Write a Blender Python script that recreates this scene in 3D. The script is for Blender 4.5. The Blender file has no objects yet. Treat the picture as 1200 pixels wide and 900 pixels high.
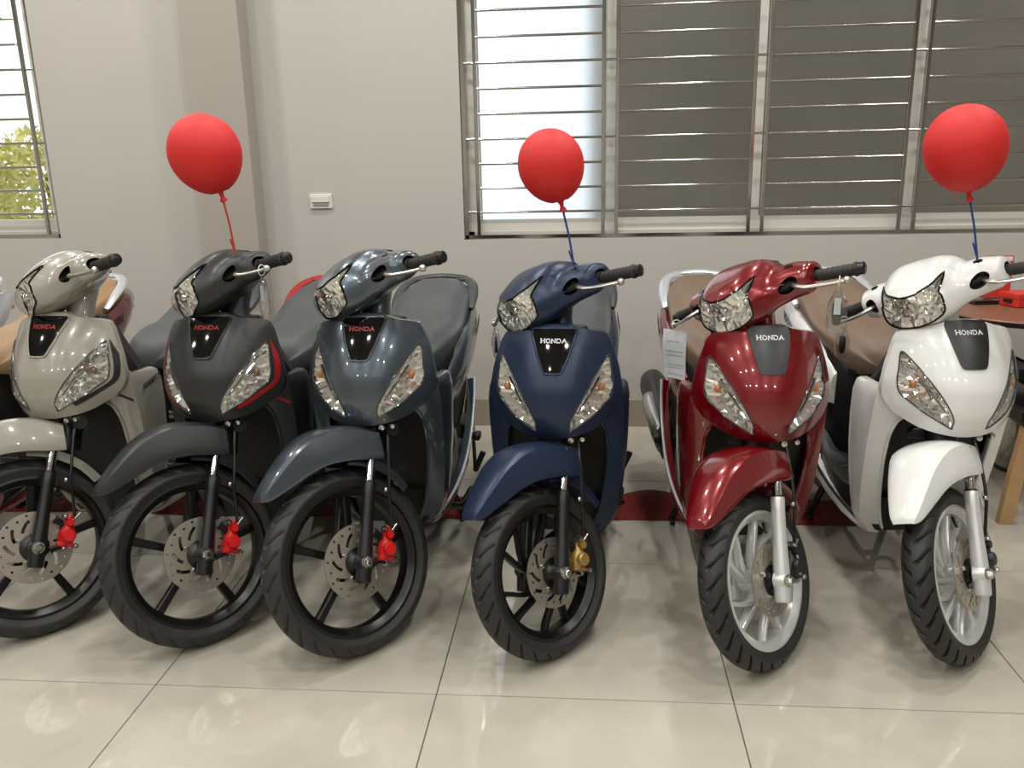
import bpy, math, random
import numpy as np
from mathutils import Matrix, Vector
from mathutils.geometry import delaunay_2d_cdt
random.seed(7); rng = np.random.RandomState(7)
S = bpy.context.scene
COL = S.collection
R_ = math.radians

# ------------------------------------------------------------------ camera
CAM_F, YAW, PITCH, ROLL = 1017.6, -0.0900, 0.2633, -0.02137
CAM_P = Vector((1.2099, -2.0463, 1.4327))
_f = Vector((math.sin(YAW)*math.cos(PITCH), math.cos(YAW)*math.cos(PITCH), -math.sin(PITCH)))
_r = Vector((math.cos(YAW), -math.sin(YAW), 0)); _u = _r.cross(_f)
_r2 = math.cos(ROLL)*_r + math.sin(ROLL)*_u
_u2 = -math.sin(ROLL)*_r + math.cos(ROLL)*_u
cd = bpy.data.cameras.new('camera'); cam = bpy.data.objects.new('camera', cd); COL.objects.link(cam)
cd.sensor_fit = 'HORIZONTAL'; cd.sensor_width = 36.0; cd.lens = CAM_F/1200*36.0
cd.clip_start = 0.05; cd.clip_end = 200
mw = Matrix((( _r2.x,_u2.x,-_f.x,CAM_P.x),(_r2.y,_u2.y,-_f.y,CAM_P.y),(_r2.z,_u2.z,-_f.z,CAM_P.z),(0,0,0,1)))
cam.matrix_world = mw
S.camera = cam

# ------------------------------------------------------------------ world, exposure
w = bpy.data.worlds.new('world'); S.world = w; w.use_nodes = True
bg = w.node_tree.nodes['Background']
bg.inputs['Color'].default_value = (0.97, 0.985, 1.0, 1); bg.inputs['Strength'].default_value = 2.1
S.view_settings.view_transform = 'Standard'; S.view_settings.look = 'None'
S.view_settings.exposure = 0.0; S.view_settings.gamma = 1.0; S.view_settings.use_curve_mapping = False

# ceiling downlights: (x, y); each lamp's light is made in its builder below
LAMP_Z = 3.32
LAMP_W = 13.6
LAMPS = [(x, y) for y in (-4.2, -2.5, -1.0, 0.45, 1.65) for x in (-2.6, -1.1, 0.4, 1.9, 3.4)]

# ------------------------------------------------------------------ materials
def lin(c):
    return tuple(((v/255)/12.92 if v/255 <= .04045 else ((v/255+.055)/1.055)**2.4) for v in c)
MATS = {}
def mat(name, rgb, rough=.5, metal=0.0, coat=0.0, coat_rough=.03, noise=0.0, nscale=30, bump=0.0, bscale=200, spec=None, flake=0.0, emit=None, estr=0):
    if name in MATS: return MATS[name]
    m = bpy.data.materials.new(name); m.use_nodes = True
    nt = m.node_tree; b = nt.nodes['Principled BSDF']
    col = lin(rgb)+(1,)
    b.inputs['Base Color'].default_value = col
    b.inputs['Roughness'].default_value = rough; b.inputs['Metallic'].default_value = metal
    b.inputs['Coat Weight'].default_value = coat; b.inputs['Coat Roughness'].default_value = coat_rough
    if spec is not None: b.inputs['Specular IOR Level'].default_value = spec
    tc = nt.nodes.new('ShaderNodeTexCoord')
    if noise:
        n = nt.nodes.new('ShaderNodeTexNoise'); n.inputs['Scale'].default_value = nscale; n.inputs['Detail'].default_value = 4
        nt.links.new(tc.outputs['Object'], n.inputs['Vector'])
        mx = nt.nodes.new('ShaderNodeMix'); mx.data_type = 'RGBA'
        mx.inputs['A'].default_value = tuple(c*(1-noise) for c in col[:3])+(1,)
        mx.inputs['B'].default_value = tuple(min(1, c*(1+noise)) for c in col[:3])+(1,)
        nt.links.new(n.outputs['Fac'], mx.inputs['Factor']); nt.links.new(mx.outputs['Result'], b.inputs['Base Color'])
    if flake:
        v = nt.nodes.new('ShaderNodeTexVoronoi'); v.inputs['Scale'].default_value = 900
        nt.links.new(tc.outputs['Object'], v.inputs['Vector'])
        hs = nt.nodes.new('ShaderNodeMix'); hs.data_type = 'RGBA'
        hs.inputs['A'].default_value = tuple(c*(1-flake) for c in col[:3])+(1,)
        hs.inputs['B'].default_value = tuple(min(1, c*(1+flake)) for c in col[:3])+(1,)
        nt.links.new(v.outputs['Color'], hs.inputs['Factor']); nt.links.new(hs.outputs['Result'], b.inputs['Base Color'])
    if bump:
        n2 = nt.nodes.new('ShaderNodeTexNoise'); n2.inputs['Scale'].default_value = bscale; n2.inputs['Detail'].default_value = 3
        nt.links.new(tc.outputs['Object'], n2.inputs['Vector'])
        bp = nt.nodes.new('ShaderNodeBump'); bp.inputs['Strength'].default_value = bump; bp.inputs['Distance'].default_value = .002
        nt.links.new(n2.outputs['Fac'], bp.inputs['Height']); nt.links.new(bp.outputs['Normal'], b.inputs['Normal'])
    if emit:
        b.inputs['Emission Color'].default_value = lin(emit)+(1,); b.inputs['Emission Strength'].default_value = estr
    MATS[name] = m
    return m
def glassmat(name, tint=(255,255,255), rough=.02, base=.06):
    m = bpy.data.materials.new(name); m.use_nodes = True; nt = m.node_tree
    nt.nodes.remove(nt.nodes['Principled BSDF']); out = nt.nodes['Material Output']
    t = nt.nodes.new('ShaderNodeBsdfTransparent'); t.inputs['Color'].default_value = lin(tint)+(1,)
    g = nt.nodes.new('ShaderNodeBsdfGlossy'); g.inputs['Roughness'].default_value = rough
    lf = nt.nodes.new('ShaderNodeLayerWeight'); lf.inputs['Blend'].default_value = .5
    lw = nt.nodes.new('ShaderNodeMath'); lw.operation = 'POWER'; lw.inputs[1].default_value = 5.0; nt.links.new(lf.outputs['Facing'], lw.inputs[0])
    ad = nt.nodes.new('ShaderNodeMath'); ad.operation = 'ADD'; ad.use_clamp = True; ad.inputs[1].default_value = base
    mx = nt.nodes.new('ShaderNodeMixShader')
    nt.links.new(lw.outputs[0], ad.inputs[0]); nt.links.new(ad.outputs[0], mx.inputs[0])
    nt.links.new(t.outputs[0], mx.inputs[1]); nt.links.new(g.outputs[0], mx.inputs[2]); nt.links.new(mx.outputs[0], out.inputs['Surface'])
    MATS[name] = m
    return m
M = {}
M['wall'] = mat('wall_paint', (188,184,178), .55, noise=.02, nscale=3, bump=.08, bscale=60)
M['wall_grey'] = mat('wall_paint_grey', (206,203,198), .55, noise=.02, nscale=3, bump=.08, bscale=60)
M['pillar'] = mat('pillar_surface', (166,159,150), .55, noise=.02, nscale=3, bump=.08, bscale=60)  # one even tone, slightly darker than the wall's
M['ceil'] = mat('ceiling_paint', (190,188,184), .7, noise=.01)
M['base'] = mat('baseboard_tile', (150,141,124), .25, noise=.05, nscale=8)
M['grout'] = mat('grout', (96,90,80), .8, noise=.1)
M['alu'] = mat('window_aluminium', (208,206,198), .4, noise=.02)
M['steel'] = mat('polished_steel', (190,188,182), .12, 1.0, noise=.05, nscale=12)
M['chrome'] = mat('chrome', (205,205,205), .06, 1.0, noise=.02)
M['reflector'] = mat('reflector_chrome', (250,250,248), .07, .86, noise=.04, nscale=60)
M['bolt'] = mat('zinc_bolt', (200,200,196), .22, 1.0, noise=.05)
M['black_plastic'] = mat('black_plastic', (13,13,14), .45, noise=.15, nscale=40, bump=.1, bscale=500)
M['black_gloss'] = mat('black_gloss', (4,4,5), .07, coat=0.0, noise=.05)
M['black_satin'] = mat('black_satin', (20,20,21), .33, noise=.1)
M['badge_matte'] = mat('badge_matte', (28,29,31), .38, noise=.08)
M['rubber'] = mat('tyre_rubber', (36,36,36), .52, noise=.12, nscale=25, bump=.05, bscale=300)
M['grip'] = mat('grip_rubber', (36,34,32), .6, noise=.12, bump=.4, bscale=400)
M['disc'] = mat('brake_steel', (190,183,172), .34, .88, noise=.1, nscale=80)
M['silver_wheel'] = mat('silver_wheel', (208,208,208), .30, .4, coat=.4, noise=.02)
M['black_wheel'] = mat('black_wheel', (16,16,17), .30, .2, noise=.1)
M['red_part'] = mat('caliper_red', (196,24,22), .4, noise=.05)
M['gold_part'] = mat('caliper_gold', (178,146,84), .38, .6, noise=.08)
M['caliper_black'] = mat('caliper_black', (26,26,27), .4, noise=.1)
M['silver_lever'] = mat('silver_lever', (196,194,188), .28, .9, noise=.03)
M['engine'] = mat('engine_case', (52,52,53), .5, .4, noise=.12)
M['muffler'] = mat('muffler_black', (40,42,45), .4, noise=.1)
M['amber'] = mat('amber_bulb', (188,118,62), .2, coat=.6, noise=.05)
M['lens'] = glassmat('clear_lens', (250,250,248), .02, .07)
M['smoke_bulb'] = mat('smoke_bulb', (120,92,80), .2, coat=.6, noise=.05)
M['lens_edge'] = mat('lens_edge', (60,62,64), .15, coat=.5, noise=.05)
M['tail_red'] = mat('tail_lens', (150,10,12), .1, coat=1, noise=.04)
M['txt_white'] = mat('lettering_white', (226,226,226), .35, noise=.02)
M['txt_red'] = mat('lettering_red', (158,26,30), .35, noise=.03)
M['txt_dark'] = mat('lettering_dark', (44,42,44), .4, noise=.03)
M['txt_blue'] = mat('lettering_blue', (60,72,112), .4, noise=.03)
M['stripe_red'] = mat('stripe_red', (150,24,28), .4, noise=.03)
M['stripe_dark'] = mat('stripe_dark', (40,38,38), .4, noise=.03)
M['film'] = glassmat('plastic_film', (242,244,244), .12, .14)
M['paper'] = mat('paper', (214,216,220), .7, noise=.02)
M['card_print'] = mat('paper_print', (176,181,190), .7, noise=.05)

# ------------------------------------------------------------------ mesh helpers
class MB:
    def __init__(s): s.v = []; s.f = []
    def add(s, v, f):
        o = len(s.v); s.v += [tuple(float(c) for c in p) for p in v]; s.f += [tuple(i+o for i in q) for q in f]; return s
    def box(s, a, b, rz=0, about=None):
        x0,y0,z0 = a; x1,y1,z1 = b
        v = [(x0,y0,z0),(x1,y0,z0),(x1,y1,z0),(x0,y1,z0),(x0,y0,z1),(x1,y0,z1),(x1,y1,z1),(x0,y1,z1)]
        if rz:
            cx,cy = about if about else ((x0+x1)/2,(y0+y1)/2); c,sn = math.cos(rz),math.sin(rz)
            v = [(cx+(p[0]-cx)*c-(p[1]-cy)*sn, cy+(p[0]-cx)*sn+(p[1]-cy)*c, p[2]) for p in v]
        return s.add(v, [(0,3,2,1),(4,5,6,7),(0,1,5,4),(1,2,6,5),(2,3,7,6),(3,0,4,7)])
    def bbox(s, a, b, r=.004):
        # box with chamfered vertical and horizontal edges
        x0,y0,z0 = a; x1,y1,z1 = b
        rings = []
        for z, d in ((z0,r),(z0+r,0),(z1-r,0),(z1,r)):
            e = r
            rings.append([(x0+d+e,y0+d,z),(x1-d-e,y0+d,z),(x1-d,y0+d+e,z),(x1-d,y1-d-e,z),(x1-d-e,y1-d,z),(x0+d+e,y1-d,z),(x0+d,y1-d-e,z),(x0+d,y0+d+e,z)])
        return s.loft(rings)
    def loft(s, rings, closed=True, cap=True):
        n = len(rings[0]); v = [p for r in rings for p in r]; f = []
        for i in range(len(rings)-1):
            for j in range(n if closed else n-1):
                k = (j+1) % n
                f.append((i*n+j, i*n+k, (i+1)*n+k, (i+1)*n+j))
        if cap and closed:
            f.append(tuple(range(n-1,-1,-1))); f.append(tuple((len(rings)-1)*n+j for j in range(n)))
        return s.add(v, f)
    def tube(s, path, rad, n=12, cap=True, flat=1.0, up=(0,0,1)):
        path = [np.array(p, float) for p in path]; rings = []
        rad = rad if hasattr(rad, '__len__') else [rad]*len(path)
        for i, p in enumerate(path):
            t = path[min(i+1,len(path)-1)]-path[max(i-1,0)]; t = t/(np.linalg.norm(t)+1e-9)
            u = np.array(up, float); u = u-t*(u@t)
            if np.linalg.norm(u) < 1e-3: u = np.array((1,0,0))-t*t[0]
            u /= np.linalg.norm(u); q = np.cross(t, u)
            rings.append([p+rad[i]*(math.cos(a)*q+flat*math.sin(a)*u) for a in np.linspace(0,2*math.pi,n,endpoint=False)])
        return s.loft(rings, True, cap)
    def lathe(s, prof, n=32, c=(0,0,0), axis='y', closed_prof=False):
        rings = []
        for a in np.linspace(0,2*math.pi,n,endpoint=False):
            ca, sa = math.cos(a), math.sin(a)
            if axis == 'y': rings.append([(c[0]+r*ca, c[1]+h, c[2]+r*sa) for r,h in prof])
            elif axis == 'z': rings.append([(c[0]+r*ca, c[1]+r*sa, c[2]+h) for r,h in prof])
            else: rings.append([(c[0]+h, c[1]+r*ca, c[2]+r*sa) for r,h in prof])
        m = len(prof); v = [p for r in rings for p in r]; f = []
        for i in range(n):
            k = (i+1) % n
            for j in range(m if closed_prof else m-1):
                l = (j+1) % m
                f.append((i*m+j, i*m+l, k*m+l, k*m+j))
        return s.add(v, f)
    def cyl(s, p, q, r, n=14): return s.tube([p,q], r, n)
    def sphere(s, c, r, n=14, m=9, sc=(1,1,1)):
        prof = [(r*math.sin(t), -r*math.cos(t)) for t in np.linspace(0,math.pi,m)]
        o = len(s.v); s.lathe(prof, n, (0,0,0), 'z')
        s.v[o:] = [(c[0]+p[0]*sc[0], c[1]+p[1]*sc[1], c[2]+p[2]*sc[2]) for p in s.v[o:]]
        return s
    def quads(s, Q, surf, off, th=.0012):
        # thin raised plates (lettering) on a surface function
        for q in Q:
            a = [surf(u,v,off+th) for u,v in q]; b = [surf(u,v,off-.0006) for u,v in q]; n = len(q)
            s.add(a+b, [tuple(range(n))]+[(i,(i+1)%n+0,(i+1)%n+n,i+n) for i in range(n)])
        return s
    def mesh(s, name, smooth=True, angle=38):
        me = bpy.data.meshes.new(name); me.from_pydata(s.v, [], s.f); me.validate(); 
        import bmesh
        bm = bmesh.new(); bm.from_mesh(me); bmesh.ops.recalc_face_normals(bm, faces=bm.faces); bm.to_mesh(me); bm.free()
        if smooth:
            me.polygons.foreach_set('use_smooth', [True]*len(me.polygons))
            me.set_sharp_from_angle(angle=R_(angle))
        return me

def cr(pts, n=8, closed=False):
    P = np.array(pts, float); out = []; N = len(P)
    for i in range(N if closed else N-1):
        if closed: p0,p1,p2,p3 = P[(i-1)%N],P[i],P[(i+1)%N],P[(i+2)%N]
        else: p0,p1,p2,p3 = P[max(i-1,0)],P[i],P[i+1],P[min(i+2,N-1)]
        for t in np.linspace(0,1,n,endpoint=False):
            out.append(.5*((2*p1)+(-p0+p2)*t+(2*p0-5*p1+4*p2-p3)*t*t+(-p0+3*p1-3*p2+p3)*t**3))
    if not closed: out.append(P[-1])
    return out
def pchip(xs, ys, x):
    xs = np.array(xs,float); ys = np.array(ys,float)
    h = np.diff(xs); d = np.diff(ys)/h; m = np.zeros(len(xs)); m[0] = d[0]; m[-1] = d[-1]
    for i in range(1,len(xs)-1):
        if d[i-1]*d[i] > 0: m[i] = 2*d[i-1]*d[i]/(d[i-1]+d[i])
    x = np.clip(x, xs[0], xs[-1]); i = np.clip(np.searchsorted(xs, x)-1, 0, len(xs)-2)
    t = (x-xs[i])/h[i]
    return (1+2*t)*(1-t)**2*ys[i]+t*(1-t)**2*h[i]*m[i]+t*t*(3-2*t)*ys[i+1]+t*t*(t-1)*h[i]*m[i+1]
def inpoly(P, x, y):
    c = False; n = len(P)
    for i in range(n):
        x1,y1 = P[i]; x2,y2 = P[i-1]
        if (y1 > y) != (y2 > y) and x < (x2-x1)*(y-y1)/(y2-y1)+x1: c = not c
    return c
def edist(P, x, y):
    P = np.array(P); Q = np.roll(P,-1,0); d = Q-P; w = np.array([x,y])-P
    t = np.clip((w*d).sum(1)/np.maximum((d*d).sum(1),1e-12),0,1)
    return np.sqrt(((w-d*t[:,None])**2).sum(1).min())
def mirror(half):
    # half outline from top centre to bottom centre on +y; returns the closed outline
    h = [tuple(p) for p in half]
    return h+[(-y,z) for y,z in reversed(h) if abs(y) > 1e-6]
def dens(P, step):
    out = []
    for i in range(len(P)):
        a = np.array(P[i]); b = np.array(P[(i+1)%len(P)]); k = max(1,int(np.linalg.norm(b-a)/step))
        out += [tuple(a+(b-a)*t/k) for t in range(k)]
    return out
def panel(mb, outline, holes, surf, res=.012, skirt=None, sv=1.0, jitter=0, off=0):
    """Delaunay-filled sheet over a (u,v) outline with holes, mapped by surf(u,v,off)."""
    loops = [outline]+list(holes); pts = []; edges = []
    for L in loops:
        o = len(pts); pts += [Vector((p[0],p[1]*sv)) for p in L]; edges += [(o+i, o+(i+1)%len(L)) for i in range(len(L))]
    A = np.array(outline); lo = A.min(0); hi = A.max(0)
    SL = [[(p[0],p[1]*sv) for p in L] for L in loops]
    j = 0
    for v in np.arange(lo[1]*sv+res*.5, hi[1]*sv, res):
        j += 1
        for u in np.arange(lo[0]+res*(.25+.5*(j%2)), hi[0], res):
            if not inpoly(SL[0],u,v): continue
            if any(inpoly(h,u,v) for h in SL[1:]): continue
            if min(edist(h,u,v) for h in SL) < res*.45: continue
            pts.append(Vector((u,v)))
    vc, _, fc, *_ = delaunay_2d_cdt(pts, edges, [], 0, 1e-7)
    F = []
    for f in fc:
        cx = sum(vc[i][0] for i in f)/len(f); cy = sum(vc[i][1] for i in f)/len(f)
        if inpoly(SL[0],cx,cy) and not any(inpoly(h,cx,cy) for h in SL[1:]): F.append(tuple(f))
    V = []
    for p in vc:
        o = off+(rng.uniform(-jitter,jitter) if jitter else 0)
        V.append(surf(p[0], p[1]/sv, o))
    mb.add(V, F)
    if skirt is not None:
        for L in loops:
            a = [np.array(surf(u,v,off)) for u,v in L]; b = [p+np.array(skirt(p) if callable(skirt) else skirt) for p in a]; n = len(L)
            mb.add(a+b, [(i,(i+1)%n,(i+1)%n+n,i+n) for i in range(n)])
    return mb

# stroke letters: polylines in a unit box
GLY = {'H':[[(0,0),(0,1)],[(1,0),(1,1)],[(0,.5),(1,.5)],[(-.16,0),(.16,0)],[(-.16,1),(.16,1)],[(.84,0),(1.16,0)],[(.84,1),(1.16,1)]],
 'O':[[(.3,0),(0,.3),(0,.7),(.3,1),(.7,1),(1,.7),(1,.3),(.7,0),(.3,0)]],
 'N':[[(0,0),(0,1),(1,0),(1,1)],[(-.16,0),(.16,0)],[(.84,1),(1.16,1)]],
 'D':[[(0,0),(0,1),(.65,1),(1,.7),(1,.3),(.65,0),(0,0)]],
 'A':[[(0,0),(.5,1),(1,0)],[(.22,.35),(.78,.35)],[(-.16,0),(.16,0)],[(.84,0),(1.16,0)]],
 'S':[[(1,.85),(.75,1),(.25,1),(0,.8),(.1,.58),(.9,.42),(1,.2),(.75,0),(.25,0),(0,.15)]],
 'P':[[(0,0),(0,1),(.8,1),(1,.8),(1,.65),(.8,.48),(0,.48)]],
 'R':[[(0,0),(0,1),(.8,1),(1,.8),(1,.65),(.8,.48),(0,.48)],[(.5,.48),(1,0)]],
 'T':[[(.5,0),(.5,1)],[(0,1),(1,1)]],'Y':[[(.5,0),(.5,.45),(0,1)],[(.5,.45),(1,1)]],
 'V':[[(0,1),(.5,0),(1,1)]],'I':[[(.5,0),(.5,1)]],
 'U':[[(0,1),(0,.2),(.25,0),(.75,0),(1,.2),(1,1)]],'J':[[(.9,1),(.9,.2),(.65,0),(.3,0),(.1,.2)]],
 'C':[[(1,.8),(.7,1),(.3,1),(0,.7),(0,.3),(.3,0),(.7,0),(1,.2)]],'X':[[(0,0),(1,1)],[(0,1),(1,0)]],'Z':[[(0,1),(1,1),(0,0),(1,0)]]}
def text_quads(t, x0, y0, w, h, gap=.45, th=.16, slant=0, sth=None):
    """letters laid from x0; w,h letter size; returns quads"""
    Q = []; x = x0
    for ch in t:
        for pl in GLY.get(ch, []):
            for a,b in zip(pl[:-1],pl[1:]):
                A = np.array((a[0]*w,a[1]*h)); B = np.array((b[0]*w,b[1]*h)); d = B-A; L = np.linalg.norm(d)
                if L < 1e-9: continue
                d /= L; n = np.array((-d[1],d[0]))*th*h*.5; e = d*th*h*.3
                Q.append([(x+p[0]+slant*p[1], y0+p[1]) for p in (A-n-e,B-n+e,B+n+e,A+n-e)])
        x += w*(1+gap)
    return Q

# ------------------------------------------------------------------ object helpers
def tag(o, label=None, cat=None, group=None, kind=None):
    if label: o['label'] = label
    if cat: o['category'] = cat
    if group: o['group'] = group
    if kind: o['kind'] = kind
    return o
def ob(name, mb, m, parent=None, smooth=True, angle=38):
    me = mb if isinstance(mb, bpy.types.Mesh) else mb.mesh(name, smooth, angle)
    if not me.materials: me.materials.append(M[m] if isinstance(m,str) else m)
    o = bpy.data.objects.new(name, me); COL.objects.link(o)
    if o.material_slots[0].material != (M[m] if isinstance(m,str) else m):
        o.material_slots[0].link = 'OBJECT'; o.material_slots[0].material = M[m] if isinstance(m,str) else m
    if parent: o.parent = parent
    return o
def empty(name, loc=(0,0,0), rz=0):
    o = bpy.data.objects.new(name, None); COL.objects.link(o); o.location = loc; o.rotation_euler = (0,0,rz); o.empty_display_size = .1
    return o
def struct(name, mb, m, parent=None, **k):
    o = ob(name, mb, m, parent, **k)
    if not parent: o['kind'] = 'structure'
    return o

# ================================================================== THE ROOM
WY = 2.40                                    # back wall plane
XL, XR, YF, ZC = -4.4, 6.2, -5.6, 3.4
def floor_mat():
    m = bpy.data.materials.new('polished_tile'); m.use_nodes = True; nt = m.node_tree; b = nt.nodes['Principled BSDF']
    tc = nt.nodes.new('ShaderNodeTexCoord')
    n = nt.nodes.new('ShaderNodeTexNoise'); n.inputs['Scale'].default_value = 2.2; n.inputs['Detail'].default_value = 6; n.inputs['Roughness'].default_value = .6; n.inputs['Distortion'].default_value = .8
    oi = nt.nodes.new('ShaderNodeObjectInfo'); ad = nt.nodes.new('ShaderNodeVectorMath'); ad.operation = 'ADD'
    nt.links.new(tc.outputs['Object'], ad.inputs[0]); nt.links.new(oi.outputs['Location'], ad.inputs[1]); nt.links.new(ad.outputs[0], n.inputs['Vector'])
    r = nt.nodes.new('ShaderNodeValToRGB'); r.color_ramp.elements[0].color = lin((172,166,153))+(1,); r.color_ramp.elements[1].color = lin((183,177,164))+(1,)
    r.color_ramp.elements[0].position = .35; r.color_ramp.elements[1].position = .65
    nt.links.new(n.outputs['Fac'], r.inputs['Fac']); nt.links.new(r.outputs['Color'], b.inputs['Base Color'])
    b.inputs['Roughness'].default_value = .035; b.inputs['Specular IOR Level'].default_value = .62
    n3 = nt.nodes.new('ShaderNodeTexNoise'); n3.inputs['Scale'].default_value = 7; n3.inputs['Detail'].default_value = 2
    nt.links.new(ad.outputs[0], n3.inputs['Vector'])
    bp = nt.nodes.new('ShaderNodeBump'); bp.inputs['Strength'].default_value = .012; bp.inputs['Distance'].default_value = .004
    nt.links.new(n3.outputs['Fac'], bp.inputs['Height']); nt.links.new(bp.outputs['Normal'], b.inputs['Normal'])
    return m
M['tile'] = floor_mat()
fl = struct('floor', MB().box((XL,YF,-.12),(XR,WY+.3,-.004)), 'grout')
T = .8; g = .0016
tile_me = MB().bbox((g,g,-.02),(T-g,T-g,0), .0012).mesh('floor_tile', False)
tile_me.materials.append(M['tile'])
for i in range(-6, 8):
    for j in range(-7, 3):
        o = bpy.data.objects.new('floor_tile', tile_me); COL.objects.link(o); o.parent = fl; o.location = (i*T, j*T, 0)
struct('ceiling', MB().box((XL,YF,ZC),(XR,WY+.3,ZC+.15)), 'ceil')
# back wall with two window openings
WIN1 = (.58, 3.86, .992, 2.62); WIN2 = (-3.1, -1.585, 1.026, 2.62)
def wall_back():
    mb = MB(); xs = [XL-.2, WIN2[0], WIN2[1], WIN1[0], WIN1[1], XR+.2]
    y0, y1 = WY, WY+.22
    for k in (0,2,4): mb.box((xs[k],y0,-.1),(xs[k+1],y1,ZC+.1))
    for (a,b,z0,z1) in (WIN1, WIN2):
        mb.box((a,y0,-.1),(b,y1,z0)); mb.box((a,y0,z1),(b,y1,ZC+.1))
    return mb
struct('wall_back', wall_back(), 'wall', smooth=False)
struct('wall_left', MB().box((XL-.2,YF,-.1),(XL,WY,ZC+.1)), 'wall', smooth=False)
struct('wall_right', MB().box((XR,YF,-.1),(XR+.2,WY,ZC+.1)), 'wall', smooth=False)
struct('wall_front', MB().box((XL-.2,YF-.2,-.1),(XR+.2,YF,ZC+.1)), 'wall', smooth=False)
M['clear_glass'] = glassmat('clear_glass', (240,244,244), .01, .05)
# pillar and skirting
PX0, PX1, PY = -.745, -.455, WY-.13
struct('pillar', MB().box((PX0,PY,-.05),(PX1,WY+.02,ZC+.05)), 'pillar', smooth=False)
bb = MB(); bb.box((XL,WY-.012,0),(PX0,WY,.146)); bb.box((PX1,WY-.012,0),(XR,WY,.146))
struct('baseboard_back', bb, 'base', smooth=False)
struct('baseboard_pillar', MB().box((PX0-.012,PY-.012,0),(PX1+.012,PY+.001,.146)).box((PX1,PY,0),(PX1+.012,WY-.012,.146)).box((PX0-.012,PY,0),(PX0,WY-.012,.146)), 'base', smooth=False)

# frosted glass
def frosted(name, col, rough):
    m = bpy.data.materials.new(name); m.use_nodes = True; nt = m.node_tree; b = nt.nodes['Principled BSDF']
    b.inputs['Base Color'].default_value = lin(col)+(1,); b.inputs['Transmission Weight'].default_value = 1.0
    b.inputs['Roughness'].default_value = rough; b.inputs['IOR'].default_value = 1.45
    tc = nt.nodes.new('ShaderNodeTexCoord'); n = nt.nodes.new('ShaderNodeTexNoise'); n.inputs['Scale'].default_value = 1.6; n.inputs['Detail'].default_value = 5
    mp = nt.nodes.new('ShaderNodeMapping'); mp.inputs['Scale'].default_value = (1,1,2.2)
    nt.links.new(tc.outputs['Object'], mp.inputs['Vector']); nt.links.new(mp.outputs[0], n.inputs['Vector'])
    mx = nt.nodes.new('ShaderNodeMix'); mx.data_type = 'RGBA'; c = lin(col)
    mx.inputs['A'].default_value = tuple(v*.85 for v in c)+(1,); mx.inputs['B'].default_value = c+(1,)
    nt.links.new(n.outputs['Fac'], mx.inputs['Factor']); nt.links.new(mx.outputs['Result'], b.inputs['Base Color'])
    return m
M['frost'] = frosted('frosted_glass', (204,212,216), .22)
M['frost_dim'] = frosted('dim_frosted_glass', (158,156,149), .20)  # darker copy of the frosted glass; the dim outside put into its tint
def window(name, W, mulls, sash_x, pane_mats, bars_z, grille_pairs, yg):
    x0,x1,z0,z1 = W
    fr = MB(); yw = WY+.10
    fr.box((x0,yw-.03,z0),(x0+.045,yw+.05,z1)); fr.box((x1-.045,yw-.03,z0),(x1,yw+.05,z1))
    fr.box((x0,yw-.03,z0),(x1,yw+.05,z0+.035)); fr.box((x0,yw-.03,z1-.05),(x1,yw+.05,z1))
    win = struct(name, fr, 'alu', smooth=False)
    for k,((a,b),pm) in enumerate(zip(sash_x, pane_mats)):
        yy = yw-.012 if k % 2 == 0 else yw+.016
        sb = MB(); t = .042
        sb.box((a,yy-.014,z0+.035),(a+t,yy+.014,z1-.05)); sb.box((b-t,yy-.014,z0+.035),(b,yy+.014,z1-.05))
        sb.box((a+t,yy-.014,z0+.035),(b-t,yy+.014,z0+.095)); sb.box((a+t,yy-.014,z1-.10),(b-t,yy+.014,z1-.05))
        s = ob('sash', sb, 'alu', win, False)
        ob('pane', MB().box((a+t,yy-.004,z0+.095),(b-t,yy+.004,z1-.10)), pm, s, False)
    # stainless grille
    border = MB(); r = .011
    border.box((x0+.006,yg-r,z0+.004),(x1-.006,yg+r,z0+.022)); border.box((x0+.006,yg-r,z1-.03),(x1-.006,yg+r,z1-.012))
    border.box((x0+.004,yg-r,z0+.004),(x0+.022,yg+r,z1)); border.box((x1-.022,yg-r,z0+.004),(x1-.004,yg+r,z1))
    ob('grille_border', border, 'steel', win, False)
    for xg in grille_pairs:
        ob('grille_upright', MB().bbox((xg-.009,yg-.009,z0+.02),(xg+.009,yg+.009,z1-.02),.002), 'steel', win, False)
    for i,zb in enumerate(bars_z):
        if zb > z1-.05: continue
        full = (i % 3 == 0)
        gp = [x0+.012]+list(grille_pairs)+[x1-.012]
        if full: segs = [(x0+.02,x1-.02)]
        else: segs = [(gp[k],gp[k+1]) for k in range(1,len(gp)-1) if gp[k+1]-gp[k] > .12]
        for a,b in segs:
            ob('grille_bar', MB().cyl((a,yg,zb),(b,yg,zb),.0065,10), 'steel', win)
    return win
bz = [1.128+.1195*k for k in range(13)]
window('window_1', WIN1, None, [(.625,1.345),(1.305,2.06),(2.02,2.80),(2.76,3.815)], ['frost','frost_dim','frost_dim','frost_dim'], bz,
       [.655, 1.285, 1.352, 2.005, 2.072, 2.73, 2.80, 3.74], WY+.03)
window('window_2', WIN2, None, [(-3.055,-2.36),(-2.40,-1.63)], ['clear_glass','clear_glass'], [1.155+.121*k for k in range(13)],
       [-3.0,-2.36,-2.30,-1.665], WY+.03)
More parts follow.
